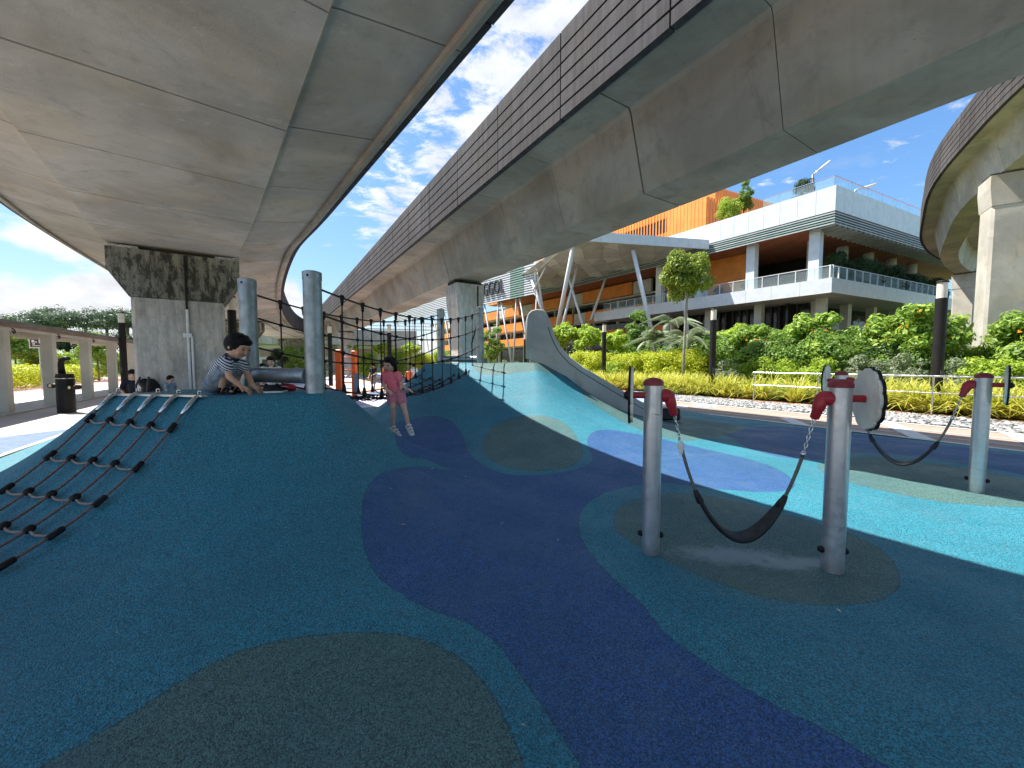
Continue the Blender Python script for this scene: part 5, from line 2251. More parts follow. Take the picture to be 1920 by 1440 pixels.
# ------------------------------------------------------------------ far flyover behind the bridge
def flyover():
    t = thing('flyover', 'pale horizontal elevated road deck far behind the bridge posts', 'bridge', (-34, 66, 0))
    a = Vector((at_px(430, 66)[0], 64.0, 0))
    b = Vector((at_px(745, 70)[0], 72.0, 0))
    d = (b - a).normalized()
    ang = math.atan2(d.y, d.x)
    c = (a + b) / 2
    L = (b - a).length + 14
    for i in range(6):
        q = a + d * ((i - 0.0) * (b - a).length / 5)
        mb = MB()
        mb.box((q.x, q.y, 6.0), ((b - a).length / 5 - 0.04, 6.0, 2.6), ang)
        mb.build('deck_segment', M['conc_light'], t)
    for z, hh in ((7.55, 0.2), (8.15, 0.14), (8.7, 0.14)):
        mb = MB()
        mb.box((c.x, c.y - 2.6, z), (L, 0.16, hh), ang)
        mb.build('guard_rail', M['white'], t)
    for i in range(4):
        q = a + d * ((i + 0.4) * (b - a).length / 4)
        mb = MB()
        mb.bevel_box((q.x, q.y, 2.3), (1.4, 1.4, 4.7), 0.1, ang)
        mb.build('pier_column', M['conc_light'], t)
    mb = MB()
    q = a + d * 6
    mb.box((q.x, q.y - 3.3, 8.3), (1.6, 0.1, 0.9), ang)
    mb.build('red_sign', M['red'], t)
    t = thing('low_building', 'low brown and cream building under the far flyover', 'building', (-36, 80, 0))
    mb = MB()
    mb.box((-38, 82, 2.6), (34, 8, 5.2), 0.0)
    mb.build('wall', M['offwhite'], t)
    for i in range(9):
        mb = MB()
        mb.box((-53 + i * 3.8, 77.9, 3.6), (3.5, 0.2, 1.5), 0.0)
        mb.build('brown_panel', M['wood_brown'], t)
        mb = MB()
        mb.box((-53 + i * 3.8, 77.92, 1.4), (2.6, 0.16, 1.7), 0.0)
        mb.build('window', M['darkglass'], t)
    mb = MB()
    mb.box((-38, 81.5, 5.35), (35.5, 9.5, 0.3), 0.0)
    mb.build('roof', M['roofgrey'], t)


flyover()

# ------------------------------------------------------------------ the mall
C0 = Vector((30.4, 37.0, 0))
DL = Vector((-0.545, 0.838, 0)).normalized()
NL = Vector((-DL.y, DL.x, 0))        # outward from the left face
DR = Vector((0.90, 0.436, 0)).normalized()
NR = Vector((DR.y, -DR.x, 0))        # outward from the right face


def fbox(mb, o, d, n, t0, t1, d0, d1, z0, z1):
    """box on a facade: t along d, depth along the outward normal n"""
    pts = [o + d * t0 + n * d0, o + d * t1 + n * d0, o + d * t1 + n * d1, o + d * t0 + n * d1]
    mb.prism([tuple(p.xy) for p in pts], z0, z1)
    return mb


def mall():
    t = thing('shopping_mall', 'white and orange shopping building with terraces, louvres and deep roof fascia', 'building', (30.4, 37, 0))

    def part(nm, mat, *boxes):
        mb = MB()
        for bx_ in boxes:
            fbox(mb, *bx_)
        return mb.build(nm, mat, t)
    # roof slab and terrace slab bodies (behind the cladding)
    def slab(nm, inset, z0, z1, mat, Lt=62, Lr=48):
        p0 = C0 - NL * inset - NR * inset
        q = [p0, p0 + DL * Lt, p0 + DL * Lt + DR * Lr, p0 + DR * Lr]
        mb = MB()
        mb.prism([tuple(v.xy) for v in reversed(q)], z0, z1)
        return mb.build(nm, mat, t)
    slab('roof_slab', 0.42, 15.0, 18.05, M['terra'])
    slab('terrace_slab', 0.16, 8.35, 9.66, M['offwhite'], 30)
    # upper cladding panels
    w = 1.55
    for i in range(30):
        part('fascia_panel', M['white_panel'], (C0, DL, NL, i * w + 0.012, (i + 1) * w - 0.012, -0.12, 0.0, 15.92, 18.25))
    for i in range(28):
        part('fascia_panel', M['white_panel'], (C0, DR, NR, i * w + 0.012, (i + 1) * w - 0.012, -0.12, 0.0, 15.92, 18.25))
    # louvre slats below the fascia
    for k in range(5):
        z = 14.72 + k * 0.245
        part('louvre_slat', M['louvre_green'] if k % 2 else M['louvre'], (C0, DL, NL, 0.02, 46, -0.14, 0.0 - 0.02, z, z + 0.12))
        part('louvre_slat', M['louvre'], (C0, DR, NR, 0.02, 43, -0.14, -0.02, z, z + 0.09))
    part('louvre_backing', M['darkgrey'], (C0, DL, NL, 0.3, 46, -0.40, -0.34, 14.8, 15.9), (C0, DR, NR, 0.3, 43, -0.40, -0.34, 14.8, 15.9))
    for i in range(42):
        part('soffit_fin', M['louvre'], (C0, DR, NR, 0.3 + i * 1.0, 0.55 + i * 1.0, -2.2, -0.16, 14.62, 14.98))
    # terrace edge panels
    for i in range(12):
        part('terrace_panel', M['white_panel'], (C0, DL, NL, i * 2.6 + 0.01, (i + 1) * 2.6 - 0.01, -0.1, 0.02, 8.28, 9.70))
    for i in range(14):
        part('terrace_panel', M['white_panel'], (C0, DR, NR, i * 2.6 + 0.01, (i + 1) * 2.6 - 0.01, -0.1, 0.02, 8.28, 9.70))
    # glass balustrade
    for d, n, cnt in ((DL, NL, 19), (DR, NR, 24)):
        for i in range(cnt):
            part('balustrade_pane', M['glass'], (C0, d, n, i * 1.55 + 0.06, (i + 1) * 1.55 - 0.06, -0.22, -0.20, 9.76, 10.80))
            part('balustrade_post', M['white'], (C0, d, n, i * 1.55 - 0.03, i * 1.55 + 0.03, -0.26, -0.16, 9.70, 10.86))
        part('balustrade_rail', M['white'], (C0, d, n, 0, cnt * 1.55, -0.26, -0.16, 10.861, 10.92))
    # columns
    for tt in (1.9, 7.9, 13.9, 19.9):
        part('column', M['white_panel'], (C0, DL, NL, tt - 0.45, tt + 0.45, -1.9, -1.0, 9.665, 14.99))
        part('column', M['offwhite'], (C0, DL, NL, tt - 0.4, tt + 0.4, -3.9, -3.1, 0, 8.34))
    for tt in (5.0, 11.0, 17.0, 23.0, 29.0):
        mb = MB()
        c = C0 + DR * tt - NR * 4.2
        mb.lathe([(0.55, 9.665), (0.55, 14.99)], (c.x, c.y, 0), 18)
        mb.build('column', M['offwhite'], t, angle=40)
        part('column', M['offwhite'], (C0, DR, NR, tt - 0.4, tt + 0.4, -4.0, -3.2, 0, 8.34))
    # recessed walls behind the terraces
    part('recessed_wall', M['darkglass'], (C0, DL, NL, 7, 52, -13.2, -13.0, 9.665, 14.99), (C0, DR, NR, 11, 46, -12.2, -12.0, 9.665, 14.99))
    part('orange_wall', M['orange'], (C0, DL, NL, 10.2, 21, -5.4, -4.6, 9.67, 14.98))
    part('recessed_wall', M['darkglass'], (C0, DL, NL, 4, 60, -6.6, -6.4, 0, 8.34), (C0, DR, NR, 4, 46, -6.2, -6.0, 0, 8.34))
    for i in range(14):
        part('ground_fin', M['darkgrey'], (C0, DL, NL, 5 + i * 0.9, 5.2 + i * 0.9, -6.39, -6.1, 4.5, 8.3))
    # carpark-like bands behind the canopy: spandrels by storey
    F0 = C0 - NL * 5.6
    part('floor_slab', M['darkgrey'], (F0, DL, NL, 22, 120, -9, -0.6, 14.9, 15.3))
    pat = [('orange', 5.5), ('white_panel', 4.0), ('orange', 7.0), ('orange', 5.0), ('white_panel', 5.0), ('orange', 6.5), ('white_panel', 3.5), ('orange', 6.0)]
    for lv, (z0, z1) in enumerate(((5.5, 7.3), (9.1, 11.0), (12.75, 14.75))):
        s_ = 20.0 + lv * 2.3
        k = lv * 3
        while s_ < 112:
            nm, wd = pat[k % len(pat)]
            if lv == 0 and k % 3 == 0:
                nm = 'orange'
            out_ = 0.35 if nm == 'orange' else 0.0
            part('spandrel_panel', M[nm if nm != 'white_panel' else 'offwhite'], (F0, DL, NL, s_ + 0.02, s_ + wd - 0.02, -0.5, out_, z0, z1))
            s_ += wd
            k += 1
    part('recessed_wall', M['darkglass'], (F0, DL, NL, 20, 116, -4.2, -4.0, 0, 14.9))
    for i in range(16):
        part('pillar', M['offwhite'], (F0, DL, NL, 21 + i * 5.8, 21.5 + i * 5.8, -2.2, -1.7, 0, 14.9))
    for z in (5.3, 8.9, 12.5):
        part('floor_slab', M['offwhite'], (F0, DL, NL, 20, 116, -3.9, -0.55, z, z + 0.28))
    # mesh guard behind the openings
    for i in range(70):
        part('guard_bar', M['darkgrey'], (F0, DL, NL, 20.5 + i * 0.55, 20.54 + i * 0.55, -0.62, -0.56, 10.9, 12.1))
    # orange rooftop volume with vertical ribs
    G0 = C0 - NL * 10.0
    part('rooftop_wall', M['orange'], (G0, DL, NL, 18.6, 84, -12, -0.15, 18.06, 26.0))
    for i in range(86):
        a = 18.6 + i * 0.6
        if 24.6 < a < 46:
            part('cladding_rib', M['orange_rib'], (G0, DL, NL, a, a + 0.42, -0.149, 0.0, 18.06, 22.7))
            part('cladding_rib', M['orange_rib'], (G0, DL, NL, a, a + 0.42, -0.149, 0.0, 25.0, 26.05))
            part('screen_bar', M['orange_rib'], (G0, DL, NL, a + 0.1, a + 0.28, -0.10, 0.0, 22.71, 24.99))
        else:
            part('cladding_rib', M['orange_rib'], (G0, DL, NL, a, a + 0.54, -0.149, 0.0, 18.06, 26.05))
    part('screen_void', M['lilac'], (G0, DL, NL, 36, 46, -0.148, -0.12, 22.8, 24.9))
    part('screen_void', M['darkgrey'], (G0, DL, NL, 24.7, 35.9, -0.148, -0.12, 22.8, 24.9))
    K0 = G0 + DL * 18.6
    for i in range(16):
        part('cladding_rib', M['orange_rib'], (K0, DR, NR, 0.1 + i * 0.62, 0.62 + i * 0.62, 0.0, 0.12, 18.06, 26.0))
    H0 = G0 + DL * 24 + DR * 9.5
    mb = MB()
    q = [H0, H0 + DR * 22, H0 + DR * 22 + DL * 26, H0 + DL * 26]
    mb.prism([tuple(v.xy) for v in reversed(q)], 18.06, 31.2)
    mb.build('plant_room', M['orange'], t)
    for i in range(30):
        part('cladding_rib', M['orange_rib'], (H0, DR, NR, i * 0.73, i * 0.73 + 0.66, 0.0, 0.12, 18.06, 31.3))
    # roof balustrade and lamp arms
    for i in range(26):
        part('roof_pane', M['glass'], (C0, DR, NR, 0.3 + i * 1.55, 0.3 + (i + 1) * 1.55 - 0.06, -0.32, -0.30, 18.26, 19.2))
        if i % 2 == 0:
            part('roof_post', M['steel'], (C0, DR, NR, 0.26 + i * 1.55, 0.32 + i * 1.55, -0.36, -0.28, 18.06, 19.25))
    part('roof_rail', M['steel'], (C0, DR, NR, 0.3, 40.5, -0.35, -0.29, 19.251, 19.32))
    for i in range(4):
        part('roof_pane', M['glass'], (C0, DL, NL, 0.3 + i * 1.55, 0.3 + (i + 1) * 1.55 - 0.06, -0.32, -0.30, 18.26, 19.2))
    part('roof_rail', M['steel'], (C0, DL, NL, 0.3, 6.4, -0.35, -0.29, 19.251, 19.32))
    return t


mall()


def roof_lamp(px, py0, arm, label):
    p0 = P(px, py0, 43.0)
    t = thing('roof_lamp', label, 'lamp', (p0.x, p0.y, 18.05))
    mb = MB()
    k = P(arm[0][0], arm[0][1], 43.0)
    e = P(arm[1][0], arm[1][1], 43.0)
    mb.tube([Vector((p0.x, p0.y, 18.0)), k], 0.10, 8)
    mb.build('pole', M['steel'], t, smooth=True)
    mb = MB()
    mb.tube([k - (e - k) * 0.02, k.lerp(e, 0.5), e], [0.09, 0.07, 0.05], 8)
    mb.build('arm', M['steel'], t, smooth=True)
    mb = MB()
    d = (e - k).normalized()
    mb.tube([e - d * 1.4, e + d * 0.1], 0.11, 8)
    mb.build('lamp_bar', M['white'], t, smooth=True)


roof_lamp(1523, 352, ((1524, 328), (1555, 303)), 'slanting roof lamp arm over the white building corner')
roof_lamp(1601, 362, ((1604, 357), (1642, 345)), 'low roof lamp arm right of the white building corner')


def canopy():
    t = thing('entrance_canopy', 'large faceted white canopy on slanted steel struts in front of the orange floors', 'canopy', (8, 50, 0))
    zc = 15.3
    E0 = Vector((23.6, 47.2, 0))
    E1 = Vector((7.2, 43.9, 0))
    far = Vector((3.8, 61.0, 0))
    far2 = Vector((-17.5, 88.0, 0))
    farR = Vector((2.0, 84.0, 0))
    # roof sheet
    mb = MB()
    q = [E0, farR + Vector((6, 0, 0)), far2 + Vector((8, 6, 0)), far2, far, E1]
    mb.prism([tuple(v.xy) for v in q], zc + 0.55, zc + 0.9)
    mb.build('roof_sheet', M['plume'], t)
    d = (E1 - E0).normalized()
    n = Vector((d.y, -d.x, 0))
    if n.y > 0:
        n = -n
    for i in range(6):
        L = (E1 - E0).length / 6
        mb = MB()
        fbox(mb, E0, d, n, i * L + 0.01, (i + 1) * L - 0.01, 0.0, 0.25, zc - 0.1, zc + 1.0)
        mb.build('edge_panel', M['white_panel'], t)
    d2 = (far - E1).normalized()
    n2 = Vector((-1, 0, 0))
    mb = MB()
    fbox(mb, E1, d2, Vector((-d2.y, d2.x, 0)), 0, (far - E1).length, 0.0, 0.2, zc + 0.2, zc + 0.95)
    mb.build('edge_panel', M['plume'], t)
    # folded soffit facets
    rr = random.Random(4)
    nx, ny = 7, 9
    grid = {}
    for i in range(nx + 1):
        for j in range(ny + 1):
            a = E1.lerp(E0, i / nx)
            fl = Vector((far.x - 6, 74.0, 0))
            b = fl.lerp(Vector((15.5, 76.0, 0)), i / nx)
            p = a.lerp(b, j / ny)
            z = zc + 0.35 + (0.0 if (i + j) % 2 else -0.34) + rr.uniform(-0.08, 0.08)
            if i in (0, nx) or j in (0, ny):
                z = zc + 0.4
            grid[i, j] = Vector((p.x + rr.uniform(-0.4, 0.4) * (0 < i < nx), p.y + rr.uniform(-0.5, 0.5) * (0 < j < ny), z))
    for i in range(nx):
        for j in range(ny):
            a, b, c, e = grid[i, j], grid[i + 1, j], grid[i + 1, j + 1], grid[i, j + 1]
            for k, tri in enumerate(((a, b, c), (a, c, e))):
                mb = MB()
                ce = (tri[0] + tri[1] + tri[2]) / 3
                tri = [ce + (v - ce) * 0.97 for v in tri]
                mb.extrude(tri, (0, 0, 0.04))
                mb.build('soffit_facet', M['skylight'] if rr.random() < 0.30 else M['plume'], t)

    def strut(p0, p1, r=0.26):
        mb = MB()
        mb.tube([p0, p1], r, 10)
        mb.build('strut', M['white'], t, smooth=True)
    # struts measured by their feet and heads
    def S(a, ya, b, yb, r=0.26):
        strut(P(a[0], a[1], ya), P(b[0], b[1], yb), r * 0.68)
    S((1043, 625), 52, (1075, 462), 46, 0.40)
    S((1050, 628), 52.4, (1085, 490), 56, 0.26)
    S((1105, 650), 56, (1066, 520), 57, 0.26)
    S((1030, 620), 60, (998, 525), 60, 0.42)
    S((1022, 610), 60, (1003, 480), 60, 0.28)
    S((1000, 545), 60, (1040, 470), 56, 0.22)
    S((1226, 640), 44, (1187, 470), 46, 0.34)
    S((1108, 600), 62, (1138, 515), 62, 0.30)
    S((1290, 640), 45, (1276, 475), 46, 0.30)
    return t


canopy()


def screen():
    t = thing('louvre_screen', 'white louvred screen wall with dark PUNGGOL lettering beside the far pier', 'screen wall', (3.5, 60, 12))
    o = P(1002, 552, 60.0)
    o.z = 0
    d = Vector((-0.63, 0.776, 0)).normalized()
    n = Vector((-d.y, d.x, 0))
    L = 56.0
    z0, z1 = 12.2, 19.6
    mb = MB()
    fbox(mb, o, d, n, 0, L, -0.4, -0.25, z0, z1)
    mb.build('backing', M['darkgrey'], t)
    ns = 20
    for i in range(ns):
        z = z0 + (z1 - z0) * i / ns
        for (a, b, mt) in ((0, 2.4, 'white_panel'), (2.4, 6.0, 'louvre_green'), (6.0, L, 'white_panel')):
            mb = MB()
            fbox(mb, o, d, n, a, b, -0.16, 0.0, z + 0.01, z + 0.22)
            mb.build('louvre_slat', M[mt], t)
    mb = MB()
    fbox(mb, o, d, n, -0.35, -0.02, -0.4, 0.1, z0 - 0.2, z1)
    mb.build('end_frame', M['white'], t)
    # slanted struts carrying the screen
    for i in range(11):
        for s in (-1, 1):
            a = o + d * (2.2 + i * 5.0) - n * 0.6
            b = o + d * (2.2 + i * 5.0 + s * 2.1) - n * 0.6
            mb = MB()
            mb.tube([Vector((a.x, a.y, 0)) - n * 1.0, Vector((b.x, b.y, z0 + 0.2))], 0.14, 8)
            mb.build('strut', M['white'], t, smooth=True)
    # lettering
    fc = bpy.data.curves.new('lettering', 'FONT')
    fc.body = 'PUNGGOL'
    fc.size = 3.45
    fc.extrude = 0.12
    fc.space_character = 1.02
    ob = bpy.data.objects.new('lettering', fc)
    COL.objects.link(ob)
    bpy.context.view_layer.update()
    dg = bpy.context.evaluated_depsgraph_get()
    me = bpy.data.meshes.new_from_object(ob.evaluated_get(dg))
    bpy.data.objects.remove(ob)
    xs = [v.co.x for v in me.vertices]
    for v in me.vertices:
        v.co.x *= 0.62
    W = max(v.co.x for v in me.vertices)
    # text reads left to right seen from outside: far end of the screen is on the left
    dirx = -d
    st = o + d * (7.6 + W) + n * 0.16
    R3 = Matrix((dirx, Vector((0, 0, 1)), n)).transposed()
    for v in me.vertices:
        q = R3 @ v.co
        v.co = q + Vector((st.x, st.y, 13.5))
    me.update()
    link('lettering', me, M['darkgrey'], t)


screen()

# ------------------------------------------------------------------ vegetation
def leaf_cloud(clumps, n, ln, wd, seed, shell=0.55, up=0.5, droop=0.0):
    """n small folded leaves spread through ellipsoidal clumps [(centre, radii)]"""
    r = np.random.RandomState(seed)
    vol = np.array([c[1][0] * c[1][1] * c[1][2] for c in clumps]) ** 0.75
    pick = r.choice(len(clumps), n, p=vol / vol.sum())
    C = np.array([c[0] for c in clumps])[pick]
    R = np.array([c[1] for c in clumps])[pick]
    d = r.normal(size=(n, 3))
    d /= np.linalg.norm(d, axis=1)[:, None]
    rad = (shell + (1 - shell) * r.rand(n) ** 0.5) * r.choice([1, 1, 1, 0.6, 1.12], n)
    pos = C + d * R * rad[:, None]
    nrm = d + np.array([0, 0, up]) + r.normal(size=(n, 3)) * 0.45
    nrm /= np.linalg.norm(nrm, axis=1)[:, None]
    ax = r.normal(size=(n, 3))
    ax[:, 2] -= droop
    ax -= nrm * (ax * nrm).sum(1)[:, None]
    ax /= np.linalg.norm(ax, axis=1)[:, None]
    sd = np.cross(nrm, ax)
    L = ln * r.uniform(0.65, 1.3, n)[:, None]
    W = wd * r.uniform(0.65, 1.3, n)[:, None]
    v0 = pos - ax * L * 0.5
    v1 = pos + sd * W * 0.5 + nrm * W * 0.12 - ax * L * 0.05
    v2 = pos + ax * L * 0.5 - nrm * L * 0.08
    v3 = pos - sd * W * 0.5 + nrm * W * 0.12 - ax * L * 0.05
    V = np.stack([v0, v1, v2, v3], 1).reshape(-1, 3)
    i = np.arange(n)[:, None] * 4
    F = np.concatenate([i + np.array([0, 1, 2]), i + np.array([0, 2, 3])], 1).reshape(-1, 3)
    return V, F


def mesh_np(name, V, F):
    me = bpy.data.meshes.new(name)
    me.vertices.add(len(V))
    me.vertices.foreach_set('co', np.asarray(V, np.float32).ravel())
    nf = len(F)
    k = F.shape[1]
    me.loops.add(nf * k)
    me.loops.foreach_set('vertex_index', F.astype(np.int32).ravel())
    me.polygons.add(nf)
    me.polygons.foreach_set('loop_start', np.arange(0, nf * k, k, dtype=np.int32))
    me.update(calc_edges=True)
    return me


M['lf_yellow'] = leafmat('yellow_green_leaf', (0.42, 0.50, 0.025), (0.70, 0.74, 0.06), 0.4)
M['lf_lime'] = leafmat('lime_leaf', (0.27, 0.43, 0.04), (0.54, 0.66, 0.085), 0.45)
M['lf_green'] = leafmat('green_leaf', (0.11, 0.24, 0.04), (0.38, 0.54, 0.11), 0.5)
M['lf_dark'] = leafmat('dark_leaf', (0.028, 0.066, 0.022), (0.095, 0.17, 0.05))
M['lf_grey'] = leafmat('grey_green_leaf', (0.16, 0.22, 0.11), (0.38, 0.44, 0.27))
M['lf_olive'] = leafmat('olive_leaf', (0.14, 0.16, 0.045), (0.30, 0.30, 0.09))
M['lf_flower'] = leafmat('flowering_leaf', (0.16, 0.31, 0.045), (0.47, 0.62, 0.10), trans=0.45, tip=(0.75, 0.30, 0.02), tip_at=0.985)
M['lf_grass'] = leafmat('variegated_blade', (0.46, 0.48, 0.04), (0.78, 0.76, 0.20), 0.4)
M['lf_grass2'] = leafmat('green_blade', (0.16, 0.28, 0.035), (0.36, 0.48, 0.09), 0.4)
M['lf_round'] = leafmat('round_tree_leaf', (0.16, 0.25, 0.03), (0.46, 0.55, 0.075), 0.4)
M['lf_far'] = leafmat('far_tree_leaf', (0.09, 0.14, 0.085), (0.20, 0.26, 0.16), 0.3)


def blob_clumps(r, n, R, H, z0, cr):
    out = []
    for i in range(n * 2):
        a = r.uniform(0, 6.283)
        b = math.sqrt(r.random()) * R * 0.72
        z = z0 + (H - z0) * r.uniform(0.1, 0.88)
        k = 1 - 0.55 * ((z - z0) / (H - z0)) ** 2
        c = r.uniform(0.35, 1.1) * cr
        out.append(((b * k * math.cos(a), b * k * math.sin(a), z), (c, c, c * 0.8)))
    return out


def shrub_proto(name, mat, R, H, n, ln, wd, seed, z0=0.15, nc=14, stems=5, label='', cat='shrub', group=None, barkm='bark'):
    r = random.Random(seed)
    t = thing(name, label, cat, (0, 0, 0), group)
    cl = blob_clumps(r, nc, R, H, z0, R * 0.36)
    V, F = leaf_cloud(cl, n, ln, wd, seed)
    V[:, 2] = np.maximum(V[:, 2], 0.02)
    o = link('foliage', mesh_np('foliage', V, F), M[mat])
    o.parent = t
    mb = MB()
    for i in range(stems):
        a = r.uniform(0, 6.28)
        c = Vector(cl[i % nc][0])
        mb.tube([(0.08 * math.cos(a), 0.08 * math.sin(a), 0), (c.x * 0.4, c.y * 0.4, c.z * 0.5), tuple(c)], [0.035, 0.024, 0.01], 6)
    o = mb.build('stem', M[barkm], None, smooth=True)
    o.parent = t
    return t


def tree_proto(name, mat, H, crown_r, crown_h, n, ln, wd, seed, trunk_r=0.06, nc=22, label='', cat='tree', group=None, barkm='bark', flatten=1.0, branch=7, spread=(0.35, 0.95), size=(0.16, 0.40)):
    r = random.Random(seed)
    t = thing(name, label, cat, (0, 0, 0), group)
    zc = H - crown_h / 2
    cl = []
    for i in range(int(nc * 1.5)):
        d = Vector((r.gauss(0, 1), r.gauss(0, 1), r.gauss(0, 1))).normalized()
        k = r.uniform(*spread)
        c = crown_r * r.uniform(*size)
        cl.append(((d.x * crown_r * k, d.y * crown_r * k, zc + d.z * crown_h / 2 * k), (c, c, c * 0.8 * flatten)))
    V, F = leaf_cloud(cl, n, ln, wd, seed)
    o = link('crown', mesh_np('crown', V, F), M[mat])
    o.parent = t
    mb = MB()
    b = r.uniform(-0.06, 0.06) * H * 0.3
    top = Vector((b, -b, zc))
    mb.tube([(0, 0, -0.05), (b * 0.3, -b * 0.2, zc * 0.4), (b * 0.8, -b, zc * 0.8), tuple(top)], [trunk_r * 1.25, trunk_r, trunk_r * 0.85, trunk_r * 0.5], 9)
    for i in range(branch):
        c = Vector(cl[i][0])
        s0 = top.lerp(Vector((0, 0, zc * 0.7)), r.uniform(0, 0.7))
        mb.tube([s0, s0.lerp(c, 0.5) + Vector((0, 0, 0.05 * crown_h)), c], [trunk_r * 0.45, trunk_r * 0.3, trunk_r * 0.12], 6)
    o = mb.build('trunk', M[barkm], None, smooth=True)
    o.parent = t
    return t


def bed(px, off):
    """depth of a plant standing off metres behind the front edge of the planting bed"""
    a = (px - 960) / FPX
    return 17.9 / (0.848 * a + 0.53) + off


def place(proto, used, px, Y, label, scale=1.0, rz=None, z=0.0):
    x, y, _ = at_px(px, Y)
    rz = rnd.uniform(0, 6.28) if rz is None else rz
    if proto.name not in used:
        used.add(proto.name)
        proto.location = (x, y, z)
        proto.rotation_euler = (0, 0, rz)
        proto.scale = (scale,) * 3 if isinstance(scale, (int, float)) else scale
        proto['label'] = label
        return proto
    return copy_thing(proto, (x, y, z), rz, scale, label)


USED = set()


def nth(i):
    return ('first', 'second', 'third', 'fourth', 'fifth', 'sixth', 'seventh', 'eighth', 'ninth', 'tenth', 'eleventh', 'twelfth')[i]


# round-crowned tree in front of the canopy
rt = tree_proto('round_tree', 'lf_round', 5.75, 1.24, 2.15, 14000, 0.15, 0.075, 11, 0.065, 30, barkm='palebark', spread=(0.3, 0.78), size=(0.24, 0.40))
place(rt, USED, 1281, bed(1281, 1.6), 'young tree with a dense ball-shaped crown on a thin bare trunk', (1.08, 1.08, 1.36))

bush_y = shrub_proto('yellow_bush', 'lf_yellow', 1.05, 1.35, 6500, 0.075, 0.038, 21, group='yellow-leaved bushes')
bush_l = shrub_proto('lime_bush', 'lf_lime', 1.0, 1.7, 5200, 0.11, 0.055, 22, group='lime-green bushes')
bush_g = shrub_proto('green_bush', 'lf_green', 1.2, 2.3, 7000, 0.115, 0.05, 23, nc=18, group='green bushes')
bush_d = shrub_proto('dark_bush', 'lf_dark', 1.15, 2.2, 5500, 0.13, 0.06, 24, nc=16, group='dark green bushes')
bush_s = shrub_proto('silver_bush', 'lf_grey', 1.0, 2.0, 2200, 0.16, 0.045, 25, nc=14, stems=9, barkm='palebark', group='grey-green bushes')
bush_o = shrub_proto('olive_bush', 'lf_olive', 1.0, 2.3, 6000, 0.09, 0.04, 26, nc=16, group='olive bushes')
bush_f = tree_proto('flowering_tree', 'lf_flower', 3.3, 1.35, 2.3, 4600, 0.19, 0.10, 27, 0.05, 18, group='broad-leaved flowering trees')
small_t = tree_proto('sapling', 'lf_lime', 3.4, 0.95, 1.7, 1500, 0.22, 0.13, 28, 0.035, 12, barkm='palebark', group='lime saplings')
column_t = tree_proto('columnar_tree', 'lf_green', 3.9, 0.75, 3.3, 4000, 0.15, 0.06, 29, 0.05, 24, group='columnar trees')

yb = [(px, bed(px, off)) for px, off in ((1092, 5), (1120, 4.5), (1150, 5.5), (1180, 4.5), (1212, 5), (1246, 4.5), (1268, 5.5), (1302, 4.5), (1322, 6), (1232, 7.5), (1165, 8), (1068, 6))]
for i, (px, Y) in enumerate(sorted(yb)):
    place(bush_y, USED, px, Y, nth(i) + ' yellow-green bush from the left in the low mass behind the ribbon grass', (1.75, 1.75, rnd.uniform(1.5, 1.85)))
lb = [(1150, 'lime bush left of the palm', 20.5), (1390, 'lime bush behind the left end of the hand rail', 15.6), (1432, 'lime bush behind the second rail post', 15.0),
      (1480, 'lime bush left of the cream flower panel', 14.2), (1545, 'lime bush behind the cream flower panel', 13.4), (1850, 'lime bush at the right edge under the tall pier', 12.2), (1905, 'lime bush in the right corner behind the last swing post', 11.6)]
for px, lab, Y in lb:
    place(bush_l, USED, px, bed(px, 3.0), lab, rnd.uniform(0.9, 1.15))
gb = [(1450, 19.5, 1.5), (1500, 17.5, 1.3), (1550, 18.5, 1.5), (1590, 17.0, 1.3), (1395, 22, 1.6), (1345, 23.5, 1.6), (1690, 16.5, 1.2), (1730, 18, 1.3), (1425, 24, 1.8), (1370, 25, 1.7)]
for i, (px, Y, sc_) in enumerate(sorted(gb)):
    place(bush_g, USED, px, max(Y, bed(px, 4.0)), nth(i) + ' leafy green bush from the left in the thicket left of the large lamp pole', sc_)
db = [(1640, 17.5, 1.25), (1600, 20.0, 1.3), (1480, 22.0, 1.25), (1520, 22.5, 1.3), (1700, 20.0, 1.2), (1560, 23.0, 1.3)]
for i, (px, Y, sc_) in enumerate(sorted(db)):
    place(bush_d, USED, px, Y, nth(i) + ' dark green bush from the left deep in the thicket below the terrace', sc_)
sb = [(1575, 14.6), (1622, 14.4), (1660, 14.8), (1700, 14.2), (1790, 15.2), (1365, 20.0)]
for i, (px, Y) in enumerate(sorted(sb)):
    place(bush_s, USED, px, bed(px, 2.2 + (i % 2)), nth(i) + ' grey-green bush from the left with thin pale stems behind the rail', rnd.uniform(0.85, 1.1))
ob_ = [(1425, bed(1425, 4.0)), (1455, bed(1455, 4.5))]
for i, (px, Y) in enumerate(ob_):
    place(bush_o, USED, px, Y, ('olive bush right of the lamp pole by the round tree', 'brownish olive bush beside the olive one, farther right')[i], 1.35)
fl = [(1510, 16.8, 'broad-leaved flowering tree above the cream flower panel'), (1655, 17.2, 'flowering tree with orange blooms left of the large lamp pole'),
      (1715, 18.0, 'flowering tree touching the left of the large lamp pole'), (1900, 13.5, 'flowering tree in front of the tall pier at the right edge'),
      (1395, 20.5, 'small flowering tree left of the terrace corner')]
for px, Y, lab in fl:
    place(bush_f, USED, px, bed(px, 4.2), lab, rnd.uniform(1.1, 1.3))
sp = [(1062, 30, 'lime sapling right of the slide top', 1.25), (1108, 27.5, 'lime sapling left of the lamp pole in the yellow bushes', 1.15),
      (1150, 28.0, 'lime sapling behind the lamp pole in the yellow bushes', 1.0), (1375, 17.5, 'thin-stemmed sapling right of the lamp pole', 0.95), (1045, 33, 'sapling whose crown touches the slide rim', 1.2)]
